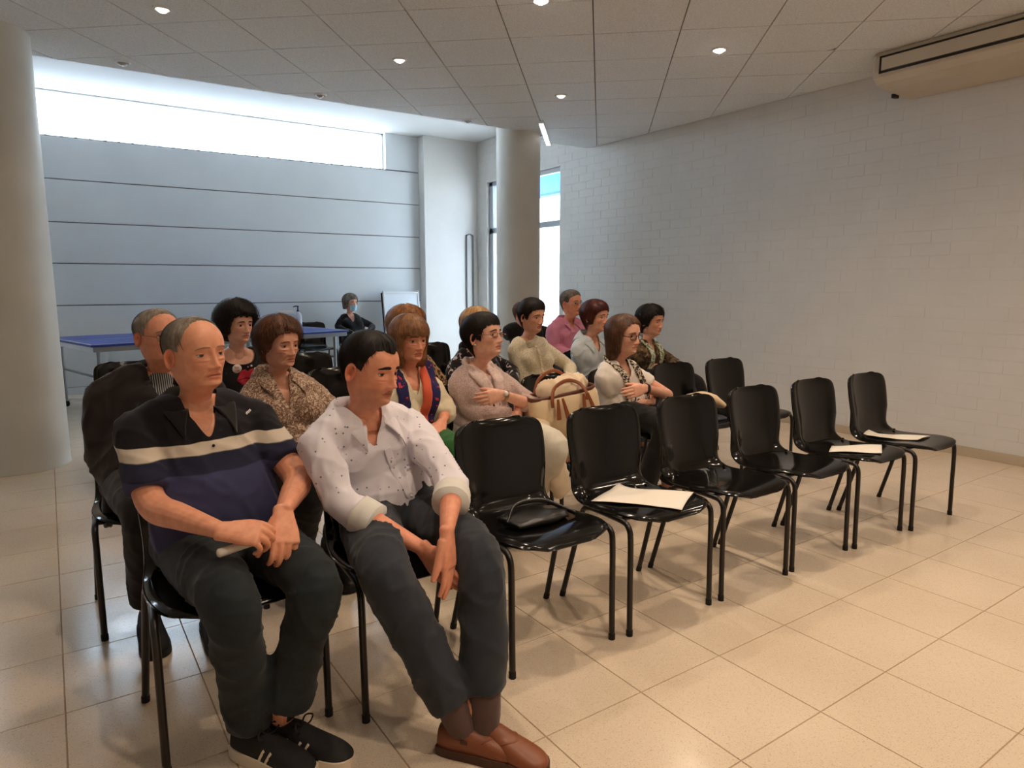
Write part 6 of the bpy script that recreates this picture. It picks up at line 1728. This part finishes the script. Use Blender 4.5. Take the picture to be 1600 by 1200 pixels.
for x in (.10, 1.25, 1.62, Lt - .12):
    for y in (.14, Wt - .14):
        v, f = tube([t3(x, y, .70), t3(x, y, .04)], .019, n=6, k=10); l = mk('leg', v, f, M_steel if x != 1.25 else M_darkmetal, tt_)
        v, f = tube([t3(x - .012, y, .035), t3(x + .012, y, .035)], .034, n=4, k=14, side=(0, 0, 1)); mk('caster', v, f, M_darkmetal, l)
    v, f = tube([t3(x, .14, .42), t3(x, Wt - .14, .42)], .013, n=4, k=8, side=(0, 0, 1)); mk('stretcher', v, f, M_steel, tt_)
v, f = tube([t3(.10, .16, .46), t3(.60, .16, .36), t3(1.25, .16, .46)], .011, n=10, k=8, side=(0, 0, 1)); mk('stretcher', v, f, M_darkmetal, tt_)
v, f = tube([t3(Lt/2, Wt + .03, .70), t3(Lt/2, Wt + .03, .90)], .012, n=4, k=8); mk('net_post', v, f, M_darkmetal, tt_)
# white box and pump bottle on the table
bx = empty('paper_box', (2.55, 9.0, .76), 'upright white box behind the pump bottle on the blue table', 'box')
b0 = np.array((2.525, 8.750, 0.859)); zb = .7592
mk('body', *box_vf((b0[0] - .14, 8.70, zb), (b0[0] + .06, 8.84, .985), .006), plain('white card', rgb(206, 214, 222), .6), bx, smooth=False)
mk('flap', *box_vf((b0[0] - .135, 8.695, .955), (b0[0] + .055, 8.845, .99), .004), M_paper, bx, smooth=False)
bx.location = (b0[0], 8.77, zb)
for ch in bx.children: ch.data.transform(Matrix.Translation(Vector((2.55 - b0[0], 9.0 - 8.77, .76 - zb))))
pb = empty('pump_bottle', (b0[0] + .06, 8.55, zb), 'white pump bottle with a dark blue pump on the blue table', 'bottle')
cx, cy = b0[0] + .055, 8.55
prof = [(.001, zb), (.042, zb), (.045, zb + .01), (.045, .93), (.040, .96), (.018, .978), (.016, .995)]
k = 20; th = np.linspace(0, 2*math.pi, k, endpoint=False); V = []
for rr, z in prof: V += [(cx + rr*math.cos(t), cy + rr*math.sin(t), z) for t in th]
F = [(i*k + j, i*k + (j+1) % k, (i+1)*k + (j+1) % k, (i+1)*k + j) for i in range(len(prof)-1) for j in range(k)] + [tuple(range((len(prof)-1)*k, len(prof)*k))]
mk('body', V, F, plain('white bottle', rgb(222, 230, 238), .3), pb)
M_pump = plain('dark blue pump', rgb(28, 34, 70), .35)
v, f = tube([(cx, cy, .99), (cx, cy, 1.015), (cx, cy, 1.05)], [.018, .010, .008], n=10, k=12); mk('pump', v, f, M_pump, pb)
v, f = tube([(cx + .01, cy, 1.052), (cx - .02, cy, 1.056), (cx - .055, cy, 1.048)], [.010, .011, .007], [.007, .008, .006], n=10, k=10, side=(0, 1, 0)); mk('spout', v, f, M_pump, pb)

# whiteboard leaning by the pier
wb = empty('whiteboard', (4.42, 9.35, 0), 'small white display board leaning by the pier', 'board')
x0, x1_ = 4.13, 4.72
def lean(v): 
    v = np.array(v); v[:, 1] += (v[:, 2]) * .14; return v
for nm, lo, hi, m_ in (('panel', (x0 + .02, 9.31, .30), (x1_ - .02, 9.325, 1.19), plain('white board', rgb(226, 232, 238), .3)), ('frame_rail', (x0, 9.30, 1.185), (x1_, 9.335, 1.215), M_ring), ('frame_rail', (x0, 9.30, .28), (x1_, 9.335, .31), M_ring),
                       ('frame_stile', (x0, 9.30, .0), (x0 + .025, 9.335, 1.215), M_ring), ('frame_stile', (x1_ - .025, 9.30, .0), (x1_, 9.335, 1.215), M_ring)):
    v, f = box_vf(lo, hi, .003); mk(nm, lean(v), f, m_, wb, smooth=False)
v, f = box_vf((x0 - .012, 9.335, .0), (x0 + .02, 9.36, 1.20), .002); mk('rear_leg', lean(v), f, M_darkmetal, wb, smooth=False)
for sx_ in (x0 + .012, x1_ - .012):
    v, f = ellipsoid((sx_, 9.317 + 1.215 * .14, 1.222), (.016, .016, .010), 10, 6); mk('corner_knob', v, f, M_ring, wb)
